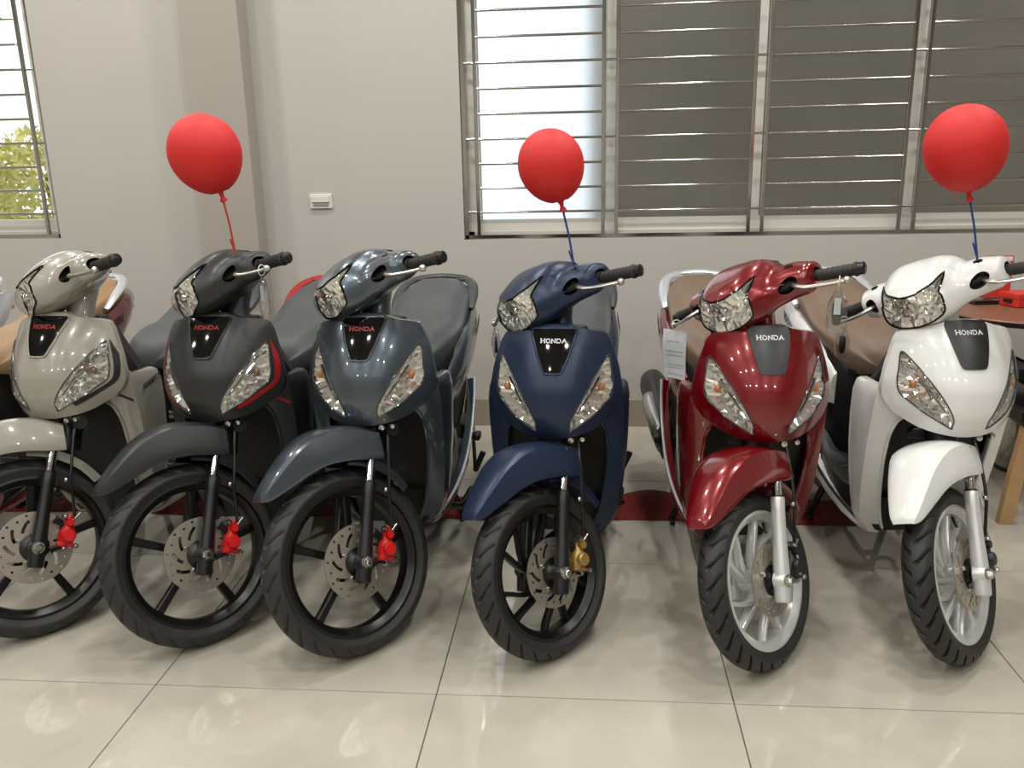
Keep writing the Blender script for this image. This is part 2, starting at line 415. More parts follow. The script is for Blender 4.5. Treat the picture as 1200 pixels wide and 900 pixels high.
# outside: neighbouring wall and trees
M['ext_wall'] = mat('neighbour_wall', (222,218,210), .85, noise=.25, nscale=1.2)
struct('wall_neighbour', MB().box((1.22,4.0,-.5),(9,4.3,9)), 'ext_wall', smooth=False)
M['ext_ground'] = mat('outside_ground', (150,146,130), .9, noise=.2, nscale=2)
struct('outside_ground', MB().box((-14,WY+.25,-.5),(14,16,-.4)), 'ext_ground')
M['leaf'] = mat('leaf_green', (212,204,122), .6, noise=.35, nscale=3)
M['bark'] = mat('bark', (92,78,60), .8, noise=.2)
def tree(loc, h, r, label):
    t = empty('tree', loc)
    ob('trunk', MB().tube(cr([(0,0,-.45),(.05,.02,h*.4),(0,0,h*.8)],5), [.06]*5+[.045]*5+[.03],8), 'bark', t)
    mb = MB()
    for k in range(2600):
        d = rng.normal(size=3); d /= np.linalg.norm(d); rr = r*(.45+.55*rng.rand()**.5)
        c = np.array((0,0,h*.72))+d*rr*np.array((1,1,.85)); a = rng.normal(size=3); a /= np.linalg.norm(a); b = np.cross(a,rng.normal(size=3)); b /= np.linalg.norm(b)
        s = .028+.03*rng.rand(); mb.add([c-a*s, c+b*s*.45, c+a*s, c-b*s*.45],[(0,1,2,3)])
    f = ob('foliage', mb, 'leaf', t, False); f['kind'] = 'stuff'
    tag(t, label, 'tree', 'trees outside the window')
tree((-3.25,5.0,0), 1.62, .62, 'leafy green bush outside, against the window edge')
tree((-4.5,5.4,0), 1.35, .62, 'lower yellow-green bush outside, farther left in the window')

# wall socket
sk = empty('wall_socket', (-.153,WY,1.162)); tag(sk, 'small white double socket plate on the wall between pillar and window', 'socket')
ob('plate', MB().bbox((-.058,-.012,0),(.058,.004,.072),.003), mat('socket_white',(222,220,214),.4,noise=.02), sk, False)
ob('cover', MB().bbox((-.048,-.020,.03),(.048,-.012,.064),.003), mat('socket_white',(222,220,214)), sk, False)
ob('slot', MB().box((-.040,-.0135,.010),(.040,-.0118,.022)), mat('socket_grey',(150,146,138),.5,noise=.05), sk, False)

# ceiling downlights
M['lamp_rim'] = mat('lamp_rim', (225,225,225), .4, noise=.02)
M['lamp_glow'] = mat('lamp_glow', (255,250,240), .5, emit=(255,244,228), estr=14, noise=.01)
rim_me = MB().lathe([(.075,0),(.105,0),(.108,-.006),(.100,-.014),(.075,-.012)],28,(0,0,0),'z',True).mesh('rim'); rim_me.materials.append(M['lamp_rim'])
dif_me = MB().lathe([(.0005,-.004),(.04,-.004),(.076,-.004)],28,(0,0,0),'z').mesh('diffuser'); dif_me.materials.append(M['lamp_glow'])
for k,(x,y) in enumerate(LAMPS):
    d = empty('downlight', (x,y,ZC)); tag(d, 'round white recessed ceiling downlight above the scooters', 'lamp', 'ceiling downlights')
    for nm,me in (('rim',rim_me),('diffuser',dif_me)):
        o = bpy.data.objects.new(nm, me); COL.objects.link(o); o.parent = d
    ld = bpy.data.lights.new('downlight_lamp','AREA'); ld.shape = 'DISK'; ld.size = .15; ld.energy = LAMP_W; ld.color = (1.0,.985,.945); ld.spread = R_(165)
    lo = bpy.data.objects.new('lamp', ld); COL.objects.link(lo); lo.parent = d; lo.location = (0,0,-.02)

# ================================================================== SCOOTER PROTOTYPE
# local frame: x forward, y rider's left, z up; front axle above x = 0
RAKE = R_(26.5); AX_O = Vector((.08,0,0)); AX_D = Vector((-math.sin(RAKE),0,math.cos(RAKE)))
def steer_m(deg):
    return Matrix.Translation(AX_O) @ Matrix.Rotation(-R_(deg),4,AX_D) @ Matrix.Translation(-AX_O)
PROTO = []     # dict(name, mesh, mat, parent, grp, var, label, kind)
def P(name, mb, m, parent=None, grp='body', var=None, label=None, kind=None, smooth=True, angle=38):
    me = mb.mesh(name, smooth, angle) if isinstance(mb, MB) else mb
    PROTO.append(dict(name=name, me=me, m=m, parent=parent, grp=grp, var=var, label=label, kind=kind)); return len(PROTO)-1

# ---- front wheels (var '16' sport five straight spokes, '14' curved spokes)
def tyre_mb(Rw, cz, n=540, W=.043):
    rim = Rw-.060
    sec = cr([(-.030,rim-.002),(-.036,rim+.012),(-W,rim+.027),(-.037,Rw-.020),(-.024,Rw-.0065),(0,Rw),(.024,Rw-.0065),(.037,Rw-.020),(W,rim+.027),(.036,rim+.012),(.030,rim-.002)],4)
    # refine crown
    ys = np.array([p[0] for p in sec]); rs = np.array([p[1] for p in sec])
    t = np.concatenate([[0],np.cumsum(np.hypot(np.diff(ys),np.diff(rs)))]); tt = np.linspace(0,t[-1],46)
    ys, rs = np.interp(tt,t,ys), np.interp(tt,t,rs); nr = np.gradient(ys,tt), np.gradient(rs,tt)
    N = 27; V = []
    for a in np.linspace(0,2*math.pi,n,endpoint=False):
        for k in range(len(ys)):
            y, r = ys[k], rs[k]; q = abs(y)/.037; d = 0
            if r > rim+.024 and .10 < q <= 1.12:
                ph = (a*N/(2*math.pi)+(.5 if y > 0 else 0)-.80*q**1.8) % 1
                wdt = .080+.03*(1-q)
                d = .0095*max(0,1-(min(ph,1-ph)/wdt)**6)*min(1,(q-.10)*14)*min(1,max(0,(1.12-q)*8))
            if abs(abs(y)-.0045) < .0012: d = max(d,.003)
            r2 = r-d; V.append((r2*math.cos(a), y, cz+r2*math.sin(a)))
    m = len(ys); F = []
    for i in range(n):
        k = (i+1) % n
        for j in range(m-1): F.append((i*m+j,i*m+j+1,k*m+j+1,k*m+j))
    return MB().add(V,F)
def rim_mb(Rw, cz):
    r = Rw-.060
    prof = [(r+.004,-.034),(r+.004,-.029),(r-.006,-.027),(r-.016,-.018),(r-.018,0),(r-.016,.018),(r-.006,.027),(r+.004,.029),(r+.004,.034),(r-.004,.035),(r-.010,.031),(r-.022,.021),(r-.025,0),(r-.022,-.021),(r-.010,-.031),(r-.004,-.035)]
    return MB().lathe(prof, 72, (0,0,cz), 'y', True)
def spoke_mb(cz, r0, r1, a0, bend, w0, w1, d0=.030, d1=.024, n=9):
    rings = []
    for t in np.linspace(0,1,n):
        r = r0+(r1-r0)*t; a = a0+bend*math.sin(t*math.pi*.5)**1.3; wd = w0+(w1-w0)*t**1.5+.004*(1-t)**3; dp = (d0+(d1-d0)*t)/2
        c = np.array((r*math.cos(a),0,cz+r*math.sin(a)))
        da = bend*.5*math.pi*1.3*math.sin(max(t,.02)*math.pi*.5)**.3*math.cos(t*math.pi*.5)
        tg = np.array((math.cos(a)*(r1-r0)-r*math.sin(a)*da,0,math.sin(a)*(r1-r0)+r*math.cos(a)*da)); tg /= np.linalg.norm(tg)
        q = np.array((-tg[2],0,tg[0]))
        ring = []
        for s_,y_ in ((-1,-.7),(-.7,-1),(.7,-1),(1,-.7),(1,.7),(.7,1),(-.7,1),(-1,.7)):
            ring.append(c+q*wd*.5*s_+np.array((0,1,0))*dp*y_)
        rings.append(ring)
    return MB().loft(rings)
def disc_panel(cz, rD, y, seed=0):
    out = [(rD*math.cos(a),rD*math.sin(a)) for a in np.linspace(0,2*math.pi,64,endpoint=False)]
    holes = [[(.043*math.cos(a),.043*math.sin(a)) for a in np.linspace(0,2*math.pi,24,endpoint=False)]]
    for k in range(10):                               # curved slots
        a0 = k*2*math.pi/10; L = []
        for t in np.linspace(0,1,5): L.append((.056+.028*t, a0+.46*t))
        hw = .0052
        A = [((r+.0036)*math.cos(a-.0032/r),(r+.0036)*math.sin(a-.0032/r)) for r,a in L]; B = [((r-.0036)*math.cos(a+.0032/r),(r-.0036)*math.sin(a+.0032/r)) for r,a in reversed(L)]
        holes.append(A+B)
    for k in range(20):
        a0 = k*2*math.pi/20+.1; rr = rD-.010 if k % 2 else rD-.0175
        holes.append([(rr*math.cos(a0)+.0042*math.cos(b),rr*math.sin(a0)+.0042*math.sin(b)) for b in np.linspace(0,2*math.pi,7,endpoint=False)])
    mb = MB(); th = .004
    def sf(u,v,o): return (u, y+o, cz+v)
    panel(mb, out, holes, sf, .02, skirt=(0,-th,0))
    panel(mb, out, holes, sf, .02, off=-th)
    return mb
for var, Rw, rD in (('16',.275,.110),('14',.250,.100)):
    cz = Rw; ws = 'wheel'
    iw = P('front_wheel', rim_mb(Rw,cz), 'wheel', None, ws, var)
    P('tyre', tyre_mb(Rw,cz), 'rubber', iw, ws, var, angle=50)
    rr = Rw-.060-.022
    if var == '16':
        for k in range(5): P('spoke', spoke_mb(cz,.03,rr,R_(36+72*k),0,.020,.026), 'wheel', iw, ws, var)
    else:
        for k in range(5):
            a = R_(20+72*k)
            P('spoke', spoke_mb(cz,.03,rr,a,R_(24),.012,.017), 'wheel', iw, ws, var)
            P('spoke', spoke_mb(cz,.03,rr,a+R_(5),R_(50),.011,.015), 'wheel', iw, ws, var)
    P('hub', MB().lathe([(.001,-.046),(.030,-.046),(.034,-.040),(.034,.030),(.044,.034),(.044,.040),(.001,.040)],28,(0,0,cz)), 'wheel', iw, ws, var)
    P('valve_stem', MB().tube([(rr*math.cos(2.3),.004,cz+rr*math.sin(2.3)),((rr-.032)*math.cos(2.3),.018,cz+(rr-.032)*math.sin(2.3))],.0045,8), 'black_satin', iw, ws, var)
    dk = P('brake_disc', disc_panel(cz,rD,.050), 'disc', None, ws, var, smooth=False)
    P('disc_carrier', MB().lathe([(.020,.040),(.048,.042),(.050,.047),(.030,.049),(.020,.058)],24,(0,0,cz)), 'black_satin', dk, ws, var)
    for k in range(4):
        a = R_(45+90*k); x,z = .049*math.cos(a), .049*math.sin(a)
        P('disc_bolt', MB().lathe([(.0005,.0575),(.0055,.057),(.0065,.054),(.0065,.048)],8,(x,0,cz+z)), 'bolt', dk, ws, var)
    # fork
    ad = np.array(AX_D); A0 = np.array((-.004,0,cz))
    for sgn in (1,-1):
        y = .079*sgn
        def q(t, dx=0): return tuple(A0+ad*t+np.array((dx,y,0)))
        fk = P('fork_leg', MB().tube([q(-.062),q(-.058),q(-.02),q(.03),q(.10),q(.19),q(.222),q(.228)],[.019,.0225,.024,.023,.0195,.0195,.0205,.019],16), 'fork', None, 'fork', var)
        P('fork_tube', MB().tube([q(.215),q(.355)],.0140,14), 'chrome', fk, 'fork', var)
        P('dust_seal', MB().tube([q(.226),q(.233)],.0180,14), 'black_plastic', fk, 'fork', var)
        P('axle_boss', MB().lathe([(.0005,.018*sgn),(.020,.018*sgn),(.025,.008*sgn),(.027,-.012*sgn),(.0005,-.014*sgn)],18,(0,y,cz)), 'fork', fk, 'fork', var)
        P('axle_nut', MB().lathe([(.0005,.036*sgn),(.009,.036*sgn),(.0135,.031*sgn),(.014,.020*sgn),(.0005,.018*sgn)],6,(0,y,cz)).lathe([(.0005,.0235*sgn),(.0185,.0235*sgn),(.0185,.016*sgn)],18,(0,y,cz)), 'bolt', fk, 'fork', var)
    # caliper on the left, behind the leg
    def cq(a,b,y): a = a-.022 if a < .15 else a; b = b+.022 if a < .13 else b; return (-.004+ad[0]*a-.895*b, y, cz+ad[2]*a-.446*b)
    cb = MB()
    cb.tube([cq(.030,.050,.064),cq(.045,.054,.064),cq(.075,.058,.064),cq(.092,.058,.064),(cq(.112,.058,.064))],[.016,.024,.024,.015,.017],10,flat=.9,up=(0,1,0)); cb.lathe([(.0005,.024),(.011,.024),(.013,.018),(.013,-.004)],14,tuple(np.array(cq(.102,.058,.064)))); cb.tube([cq(.035,.030,.070),cq(.035,.075,.070)],[.009,.009],8)
    cb.lathe([(.0005,.030),(.017,.030),(.021,.024),(.021,-.004)],20,tuple(np.array(cq(.060,.058,.064))))
    cb.tube([cq(.10,.050,.066),cq(.125,.060,.066)],[.013,.010],10)
    cal = P('brake_caliper', cb, 'caliper', None, 'fork', var)
    P('caliper_bracket', MB().tube([cq(.015,.015,.060),cq(.030,.045,.060),cq(.095,.045,.060),cq(.11,.015,.060)],.012,8,flat=.6,up=(0,1,0)), 'black_satin', cal, 'fork', var)
    for (a,b) in ((.020,.048),(.118,.040),(.030,.082)):
        P('caliper_bolt', MB().lathe([(.0005,.016),(.0065,.015),(.009,.009),(.009,-.006)],6,tuple(np.array(cq(a,b,.078)))), 'bolt', cal, 'fork', var)
    P('bleed_nipple', MB().cyl(cq(.115,.072,.070),cq(.135,.085,.074),.004,8), 'bolt', cal, 'fork', var)
    hose = cr([cq(.12,.07,.070),cq(.16,.075,.085),cq(.20,.060,.096),cq(.26,.055,.098),cq(.34,.050,.092),cq(.42,.055,.075)],6)
    P('brake_hose', MB().tube(hose,.0048,8), 'black_satin', cal, 'fork', var)
    P('hose_clamp', MB().sphere(cq(.21,.045,.100),.0075,10,7), 'bolt', cal, 'fork', var)
    # fender: crown line and skirt edge in the wheel plane, relative to the axle
    fo = (.016,.022) if var == '16' else (0,0)
    def fender(crown, edge, wid, n=40, m=21):
        C = np.array(cr(crown,8)); E_ = np.array(cr(edge,8)); Wd = np.array(cr([(w_,0) for w_ in wid],8))[:,0]
        rings = []
        for c,e,wd in zip(C,E_,Wd):
            def row(ins):
                out = []
                for t in np.linspace(-1,1,m):
                    k = abs(t)
                    if k < .6: y = wd*.90*math.sin(k/.6*1.15)/math.sin(1.15); fr = .20*(k/.6)**2.0
                    else: q_ = (k-.6)/.4; y = wd*(.90+.10*math.sin(q_*1.57)); fr = .20+.80*q_
                    pt = c+(e-c)*fr; d = np.array(pt); L = np.linalg.norm(d); pt = d*(1-ins/L)
                    out.append((pt[0]+fo[0], math.copysign(max(y-ins*.5,0),t), pt[1]+fo[1]+cz))
                return out
            rings.append(row(0)+list(reversed(row(.0035))))
        return MB().loft(rings, True, True)
    fcr = [(.190,.247),(.176,.268),(.120,.312),(.048,.354),(-.022,.374),(-.090,.370),(-.155,.348),(-.205,.318)]
    fed = [(.188,.244),(.160,.243),(.084,.259),(.030,.272),(-.020,.275),(-.085,.262),(-.140,.242),(-.185,.228)]
    fwd = [.028,.041,.058,.072,.086,.097,.101,.100]
    P('front_fender', fender(fcr,fed,fwd), 'paint', None, 'fender', var, angle=42)
    tc_ = [(.292*math.cos(R_(q)),.292*math.sin(R_(q))) for q in (108,120,132,145,158)]; te_ = [(.262*math.cos(R_(q)),.262*math.sin(R_(q))) for q in (108,120,132,145,158)]
    P('fender_tail', fender(tc_,te_,[.066,.066,.064,.06,.05]), 'paint', None, 'fender', var, angle=42)

# ---- front cover (fixed to the body)
_zs = [.55,.600,.620,.65,.69,.74,.80,.86,.92,.97]; _xs = [-.225,-.192,-.178,-.163,-.151,-.153,-.173,-.206,-.252,-.300]
def Fx(y,z): return pchip(_zs,_xs,z)-.12*(y/.2)**2-.04*np.clip((abs(y)-.06)/.14,0,1)**1.5
def Fsurf(y,z,off=0):
    e = .002; dy = (Fx(y+e,z)-Fx(y-e,z))/(2*e); dz = (Fx(y,z+e)-Fx(y,z-e))/(2*e)
    n = np.array((1,-dy,-dz)); n /= np.linalg.norm(n)
    p = np.array((Fx(y,z),y,z))+n*off; return (float(p[0]),float(p[1]),float(p[2]))
cov_half = [(0,.936)]+[tuple(p) for p in cr([(.045,.934),(.10,.915),(.146,.902),(.160,.886),(.172,.858),(.189,.80),(.199,.745),(.200,.712),(.192,.686)],4)]+[tuple(p) for p in cr([(.175,.662),(.13,.634),(.09,.621),(.05,.614),(.025,.6105),(0,.6095)],4)]
cov_out = mirror(cov_half)
sig = [tuple(p) for p in cr([(.160,.840),(.168,.792),(.1725,.756),(.167,.724),(.146,.704),(.120,.682),(.082,.658),(.050,.639),(.049,.648),(.051,.670),(.076,.720),(.118,.787),(.140,.820)],4,True)]
sigL = [(-y,z) for y,z in sig]
mb = MB(); panel(mb, cov_out, [sig,sigL], Fsurf, .013, skirt=lambda p:(-.022,0,0))
ic = P('front_cover', mb, 'paint', angle=45)
for sgn,L in ((1,sig),(-1,sigL)):
    def depth(u,v,o,L=L): return Fsurf(u,v,o-.028*min(1,edist(L,u,v)/.022)**.7-.002)
    i = P('turn_signal', panel(MB(), L, [], depth, .0095, jitter=.0040), 'reflector', label='faceted chrome reflector of the turn signal', smooth=False)
    P('lens', panel(MB(), L, [], lambda u,v,o,L=L: Fsurf(u,v,o+.0045*min(1,edist(L,u,v)/.02)), .014), 'lens', i)
    P('lens_rim', MB().tube([Fsurf(u,v,.0008) for u,v in L]+[Fsurf(*L[0],.0008)],.0022,6), 'lens_edge', i)
    c = np.array(Fsurf(.146*sgn,.757,-.010)); P('amber_bulb', MB().sphere(c,.011,14,9,(1,1,1.15)), 'bulb', i)
    c2 = [Fsurf(sgn*u,v,-.004) for u,v in ((.136,.785),(.105,.735),(.074,.690))]
    P('inner_bezel', MB().tube(cr(c2,4),[.006]*9,6,flat=.5), 'chrome', i)
# centre badges
def badge(half, off, name, m, var, bevel=.0):
    L = mirror(half); mb = MB(); panel(mb, dens(L,.01), [], Fsurf, .012, skirt=lambda p:(-.008,0,0), off=off)
    return P(name, mb, m, var=var)
bA = badge([(0,.926),(.058,.924),(.066,.917),(.045,.853),(.028,.814),(.022,.809),(0,.808)], .0035, 'badge_panel', 'black_gloss','gloss')
rimL = dens(mirror([(0,.926),(.058,.924),(.066,.917),(.045,.853),(.028,.814),(.022,.809),(0,.808)]),.008)
P('badge_rim', MB().tube([Fsurf(u,v,.002) for u,v in rimL]+[Fsurf(*rimL[0],.002)],.0035,6), 'paint', bA, var='gloss')
bB = badge([(0,.934)]+[tuple(p) for p in cr([(.048,.931),(.058,.920),(.052,.880),(.040,.832),(.034,.816),(.026,.811),(0,.8105)],3)], .0045, 'badge_panel', 'badge_matte','matte')
tq = text_quads('HONDA', -.0355, .888, .0104, .0096, gap=.46, th=.19)
# photo shows the lettering from the front: viewer's right is rider's left, so u runs with +y
P('badge_lettering', MB().quads(tq, Fsurf, .0042, .0008), 'badge_text', bA, var='gloss', smooth=False)
P('badge_lettering', MB().quads([[(u,v+.010) for u,v in q_] for q_ in tq], Fsurf, .0052, .0008), 'badge_text', bB, var='matte', smooth=False)
# accent stripes of the sport trim: band round the outer lens edge and a chevron on the flank
st_o = [tuple(p) for p in cr([(.164,.846),(.174,.795),(.179,.757),(.174,.722),(.150,.700),(.120,.680),(.090,.663)],5)]
def band(L,a,b):
    o = []; n = len(L)
    for i,(u,v) in enumerate(L):
        t = np.array(L[min(i+1,n-1)])-np.array(L[max(i-1,0)]); t /= np.linalg.norm(t); nn = np.array((-t[1],t[0])); 
        k = min(1,i/5)
        o.append((np.array((u,v))+nn*a*k, np.array((u,v))+nn*b*k))
    return [tuple(p[0]) for p in o]+[tuple(p[1]) for p in reversed(o)]
for sgn in (1,-1):
    L = [(sgn*u,v) for u,v in band(st_o,.0015,.0135)]
    Q = len(L)//2; qs = [[L[i],L[i+1],L[-2-i],L[-1-i]] for i in range(Q-1)]
    P('accent_stripe', MB().quads(qs, Fsurf, .0006, .0006), 'accent', ic, var='accent')

# ---- leg shield below the cover, with the wheel arch
def Gx(y,z): return pchip([.18,.25,.32,.42,.52,.62,.72,.76],[-.465,-.428,-.398,-.366,-.340,-.318,-.303,-.300],z)-.035*((abs(y)-.12)/.09)*abs((abs(y)-.12)/.09)
def Gsurf(y,z,off=0): return (float(Gx(y,z))+off, float(y), float(z))
sh_out = [tuple(p) for p in cr([(.196,.735),(.205,.68),(.207,.60),(.205,.50),(.200,.40),(.190,.31),(.176,.255),(.150,.215),(.115,.192)],4)]
sh_in = [tuple(p) for p in cr([(.098,.205),(.122,.26),(.140,.33),(.152,.42),(.157,.50),(.154,.575),(.138,.622),(.105,.640),(.06,.648)],4)]
for sgn in (1,-1):
    L = [(sgn*y,z) for y,z in sh_out+sh_in+[(.06,.70),(.12,.735)]]
    P('leg_shield', panel(MB(), L, [], Gsurf, .02, skirt=lambda p:(-.02,0,0)), 'paint')
    # arch lip
    P('arch_lip', MB().tube([(Gx(y,z)+.002,sgn*y,z) for y,z in sh_in],.0055,8), 'paint')
    # flank wing wrapping back from the shield edge
    rings = []
    for z,xb,yo in ((.725,-.455,.212),(.715,-.470,.219),(.68,-.482,.224),(.60,-.490,.224),(.50,-.492,.220),(.40,-.490,.212),(.32,-.490,.202),(.26,-.500,.188),(.215,-.505,.168),(.19,-.50,.14)):
        yi = float(np.interp(z,[p[1] for p in reversed(sh_out)],[p[0] for p in reversed(sh_out)])); xf = float(Gx(yi,z))
        ring = [(xf,sgn*yi,z),(xf-(xf-xb)*.35,sgn*(yi+(yo-yi)*.75),z),(xf-(xf-xb)*.8,sgn*yo,z),(xb,sgn*(yo-.004),z),(xb,sgn*(yo-.022),z),(xf-(xf-xb)*.5,sgn*(yi-.012),z),(xf-.012,sgn*(yi-.016),z)]
        rings.append(ring)
    iwg = P('flank_wing', MB().loft(rings), 'paint', angle=50)
    def wsurf(u,v,o,sgn=sgn): return (u, sgn*(.2225+.001*((v-.6)/.1)+o+.0012), v)
    if sgn == 1:
        P('flank_lettering', MB().quads([[(u,v) for u,v in [(-(p[0]),p[1]) for p in q_]] for q_ in text_quads('SPORTY', .372, .668, .0115, .0150, gap=.40, th=.14, slant=.25)], lambda u,v,o: (u, float(np.interp(-u,[.30,.40,.482],[.205,.2205,.2245]))+o+.002, v+(-u-.385)*.28), 0, .0008), 'flank_text', iwg, var='sporttext', smooth=False)
    # chevron stripe on the shield
    def ch(u0,v0,u1,v1,t): return [(sgn*u0,v0),(sgn*u1,v1),(sgn*u1,v1-t),(sgn*u0,v0-t)]
    P('accent_chevron', MB().quads([ch(.125,.668,.165,.664,.012),ch(.165,.664,.200,.640,.010),ch(.150,.690,.196,.716,.006)], Gsurf, .0015, .0008), 'accent', iwg, var='accent')
# inner fender and knee side
P('inner_fender', panel(MB(), dens([(-.112,.20),(.112,.20),(.155,.34),(.170,.50),(.160,.66),(-.160,.66),(-.170,.50),(-.155,.34)],.03), [], lambda y,z,o=0: (float(np.interp(z,[.2,.45,.66],[-.495,-.425,-.365])+.4*y*y),y,z), .03), 'black_plastic')
kn = []
for z,x0,x1,wd in ((.30,-.47,-.54,.165),(.40,-.455,-.51,.195),(.55,-.43,-.485,.205),(.70,-.40,-.46,.195),(.78,-.385,-.45,.155),(.86,-.385,-.44,.115),(.905,-.385,-.425,.09)):
    kn.append([(x0,-wd*.9,z),(x0,wd*.9,z),(x0-.02,wd,z),(x1,wd*.96,z),(x1-.015,wd*.5,z),(x1-.015,-wd*.5,z),(x1,-wd*.96,z),(x0-.02,-wd,z)])
P('knee_panel', MB().loft(kn), 'inner')
# floor board and its painted side strips
fb = []
for x,wd,z0,z1 in ((-.44,.15,.205,.32),(-.50,.175,.205,.335),(-.60,.182,.215,.322),(-.75,.182,.225,.322),(-.86,.17,.235,.345),(-.92,.15,.24,.40)):
    fb.append([(x,-wd*.8,z0),(x,wd*.8,z0),(x,wd,z0+.04),(x,wd,z1-.008),(x,wd-.012,z1),(x,-wd+.012,z1),(x,-wd,z1-.008),(x,-wd,z0+.04)])
fbi = P('floorboard', MB().loft(fb), 'inner')
for k in range(5):
    x = -.56-.055*k; P('foot_rib', MB().bbox((x-.008,-.15,.318),(x+.008,.15,.3275),.002), 'black_plastic', fbi)
for sgn in (1,-1):
    rings = []
    for x,y,z0,z1 in ((-.455,.150,.190,.225),(-.50,.168,.188,.232),(-.60,.190,.198,.250),(-.72,.200,.215,.275),(-.85,.204,.245,.312),(-.98,.202,.29,.372),(-1.10,.196,.345,.45),(-1.20,.185,.41,.53)):
        rings.append([(x,sgn*(y-.045),z0),(x,sgn*(y-.012),z0+.004),(x,sgn*y,z0+(z1-z0)*.45),(x,sgn*(y-.003),z1-.006),(x,sgn*(y-.010),z1),(x,sgn*(y-.03),z1-.004)])
    i = P('floor_side_strip', MB().loft(rings), 'paint')
    edge = cr([(-.49,sgn*.170,.231),(-.60,sgn*.187,.250),(-.72,sgn*.198,.275),(-.85,sgn*.202,.312),(-.98,sgn*.200,.372),(-1.10,sgn*.194,.45),(-1.20,sgn*.184,.53)],4)
    P('edge_line', MB().tube(edge,.0055,8), 'strip_edge', i)  # added line on the panel edge; where silver, its colour paints reflected light
# body core under the seat
core = []
for x,wd,z0,z1 in ((-.80,.085,.34,.62),(-.84,.125,.33,.68),(-.95,.150,.33,.73),(-1.15,.155,.40,.76),(-1.35,.140,.50,.79),(-1.50,.10,.60,.81)):
    core.append([(x,-wd*.9,z0),(x,wd*.9,z0),(x,wd,z0+.08),(x,wd*.95,z1-.03),(x,wd*.8,z1),(x,-wd*.8,z1),(x,-wd*.95,z1-.03),(x,-wd,z0+.08)])
P('body_core', MB().loft(core), 'inner')
# painted side covers / tail
for sgn in (1,-1):
    rings = []
    for x,y0,y1,z0,z1 in ((-.88,.135,.150,.50,.63),(-.98,.150,.172,.485,.69),(-1.10,.152,.186,.50,.735),(-1.25,.146,.190,.545,.765),(-1.40,.128,.178,.61,.80),(-1.52,.100,.150,.67,.835),(-1.62,.060,.105,.73,.845),(-1.665,.03,.06,.765,.84)):
        h = z1-z0
        rings.append([(x,sgn*y0*.8,z0),(x,sgn*y0,z0+.01),(x,sgn*(y0+(y1-y0)*.8),z0+h*.35),(x,sgn*y1,z0+h*.62),(x,sgn*(y1-.008),z1-.02),(x,sgn*(y1-.026),z1),(x,sgn*y0*.6,z1-.004)])
    i = P('side_cover', MB().loft(rings), 'paint', angle=50)
    P('side_lettering', MB().quads([[(-p[0],p[1]) for p in q_] for q_ in text_quads('VISION', 1.22, .700, .020, .026, gap=.4, th=.18, slant=.2)], lambda u,v,o,sgn=sgn: (u, sgn*(float(np.interp(-u,[1.2,1.25,1.40],[.190,.192,.181]))-abs(v-.68)*.02+o+.001), v+(-u-1.22)*.22), 0, .0015), 'side_text', i, smooth=False)
# tail light
tl = MB().loft([[(x,-w_,z0),(x,w_,z0),(x,w_*.8,z1),(x,-w_*.8,z1)] for x,w_,z0,z1 in ((-1.56,.10,.74,.80),(-1.66,.075,.75,.80),(-1.69,.04,.76,.79))])
P('tail_light', tl, 'tail_red')
# seat
def seat_mb():
    ks = ([-.74,-.77,-.82,-.90,-1.00,-1.10,-1.18,-1.26,-1.38,-1.48,-1.535,-1.555],
          [.700,.742,.772,.792,.797,.808,.838,.876,.900,.910,.905,.880],      # top
          [.045,.082,.112,.138,.152,.158,.158,.156,.150,.136,.110,.05],      # half width
          [.66,.645,.640,.655,.685,.71,.73,.745,.775,.80,.82,.85])            # bottom
    xs = np.linspace(ks[0][0],ks[0][-1],40); rings = []
    r = [-x for x in ks[0]]
    for x in xs:
        t = pchip(r,ks[1],-x); wd = pchip(r,ks[2],-x); b = pchip(r,ks[3],-x); h = t-b
        half = cr([(0,t),(wd*.55,t-.006),(wd*.86,t-.022-.1*h),(wd,t-.42*h),(wd*.97,b+.25*h),(wd*.86,b)],5)
        ring = [(x,p[0],p[1]) for p in half]+[(x,-p[0],p[1]) for p in reversed(half[1:])]
        rings.append(ring)
    return MB().loft(rings)
si = P('seat', seat_mb(), 'seat', angle=60)
bs = []
for x in np.linspace(-.80,-1.53,16):
    b = float(np.interp(-x,[.77,.82,.9,1.0,1.1,1.26,1.38,1.53],[.645,.640,.655,.685,.71,.745,.775,.82])); wd = float(np.interp(-x,[.77,.82,.9,1.0,1.1,1.26,1.38,1.48,1.54],[.078,.108,.134,.148,.154,.150,.138,.116,.08]))
    bs.append([(x,-wd,b-.02),(x,wd,b-.02),(x,wd*.97,b+.012),(x,-wd*.97,b+.012)])
P('seat_base', MB().loft(bs), 'seat_dark', si)
# grab rail: flat loop round the back of the seat
gp = cr([(-1.30,.154,.800),(-1.37,.160,.842),(-1.46,.148,.880),(-1.53,.112,.900),(-1.572,.060,.906),(-1.585,0,.908),(-1.572,-.060,.906),(-1.53,-.112,.900),(-1.46,-.148,.880),(-1.37,-.160,.842),(-1.30,-.154,.800)],5)
gr_i = P('grab_rail', MB().tube(gp,[.018]+[.022]*(len(gp)-2)+[.018],12,flat=.55), 'rail')
P('rack_plate', panel(MB(), [tuple(p) for p in cr([(-1.50,.11),(-1.565,.07),(-1.585,0),(-1.565,-.07),(-1.50,-.11),(-1.52,0)],4,True)], [[(-1.548+.008*math.cos(a),.045*s+.022*math.sin(a)) for a in np.linspace(0,6.28,12,endpoint=False)] for s in (1,-1)], lambda u,v,o=0: (u,v,.902+o), .02, skirt=(0,0,-.012)), 'rail', gr_i)
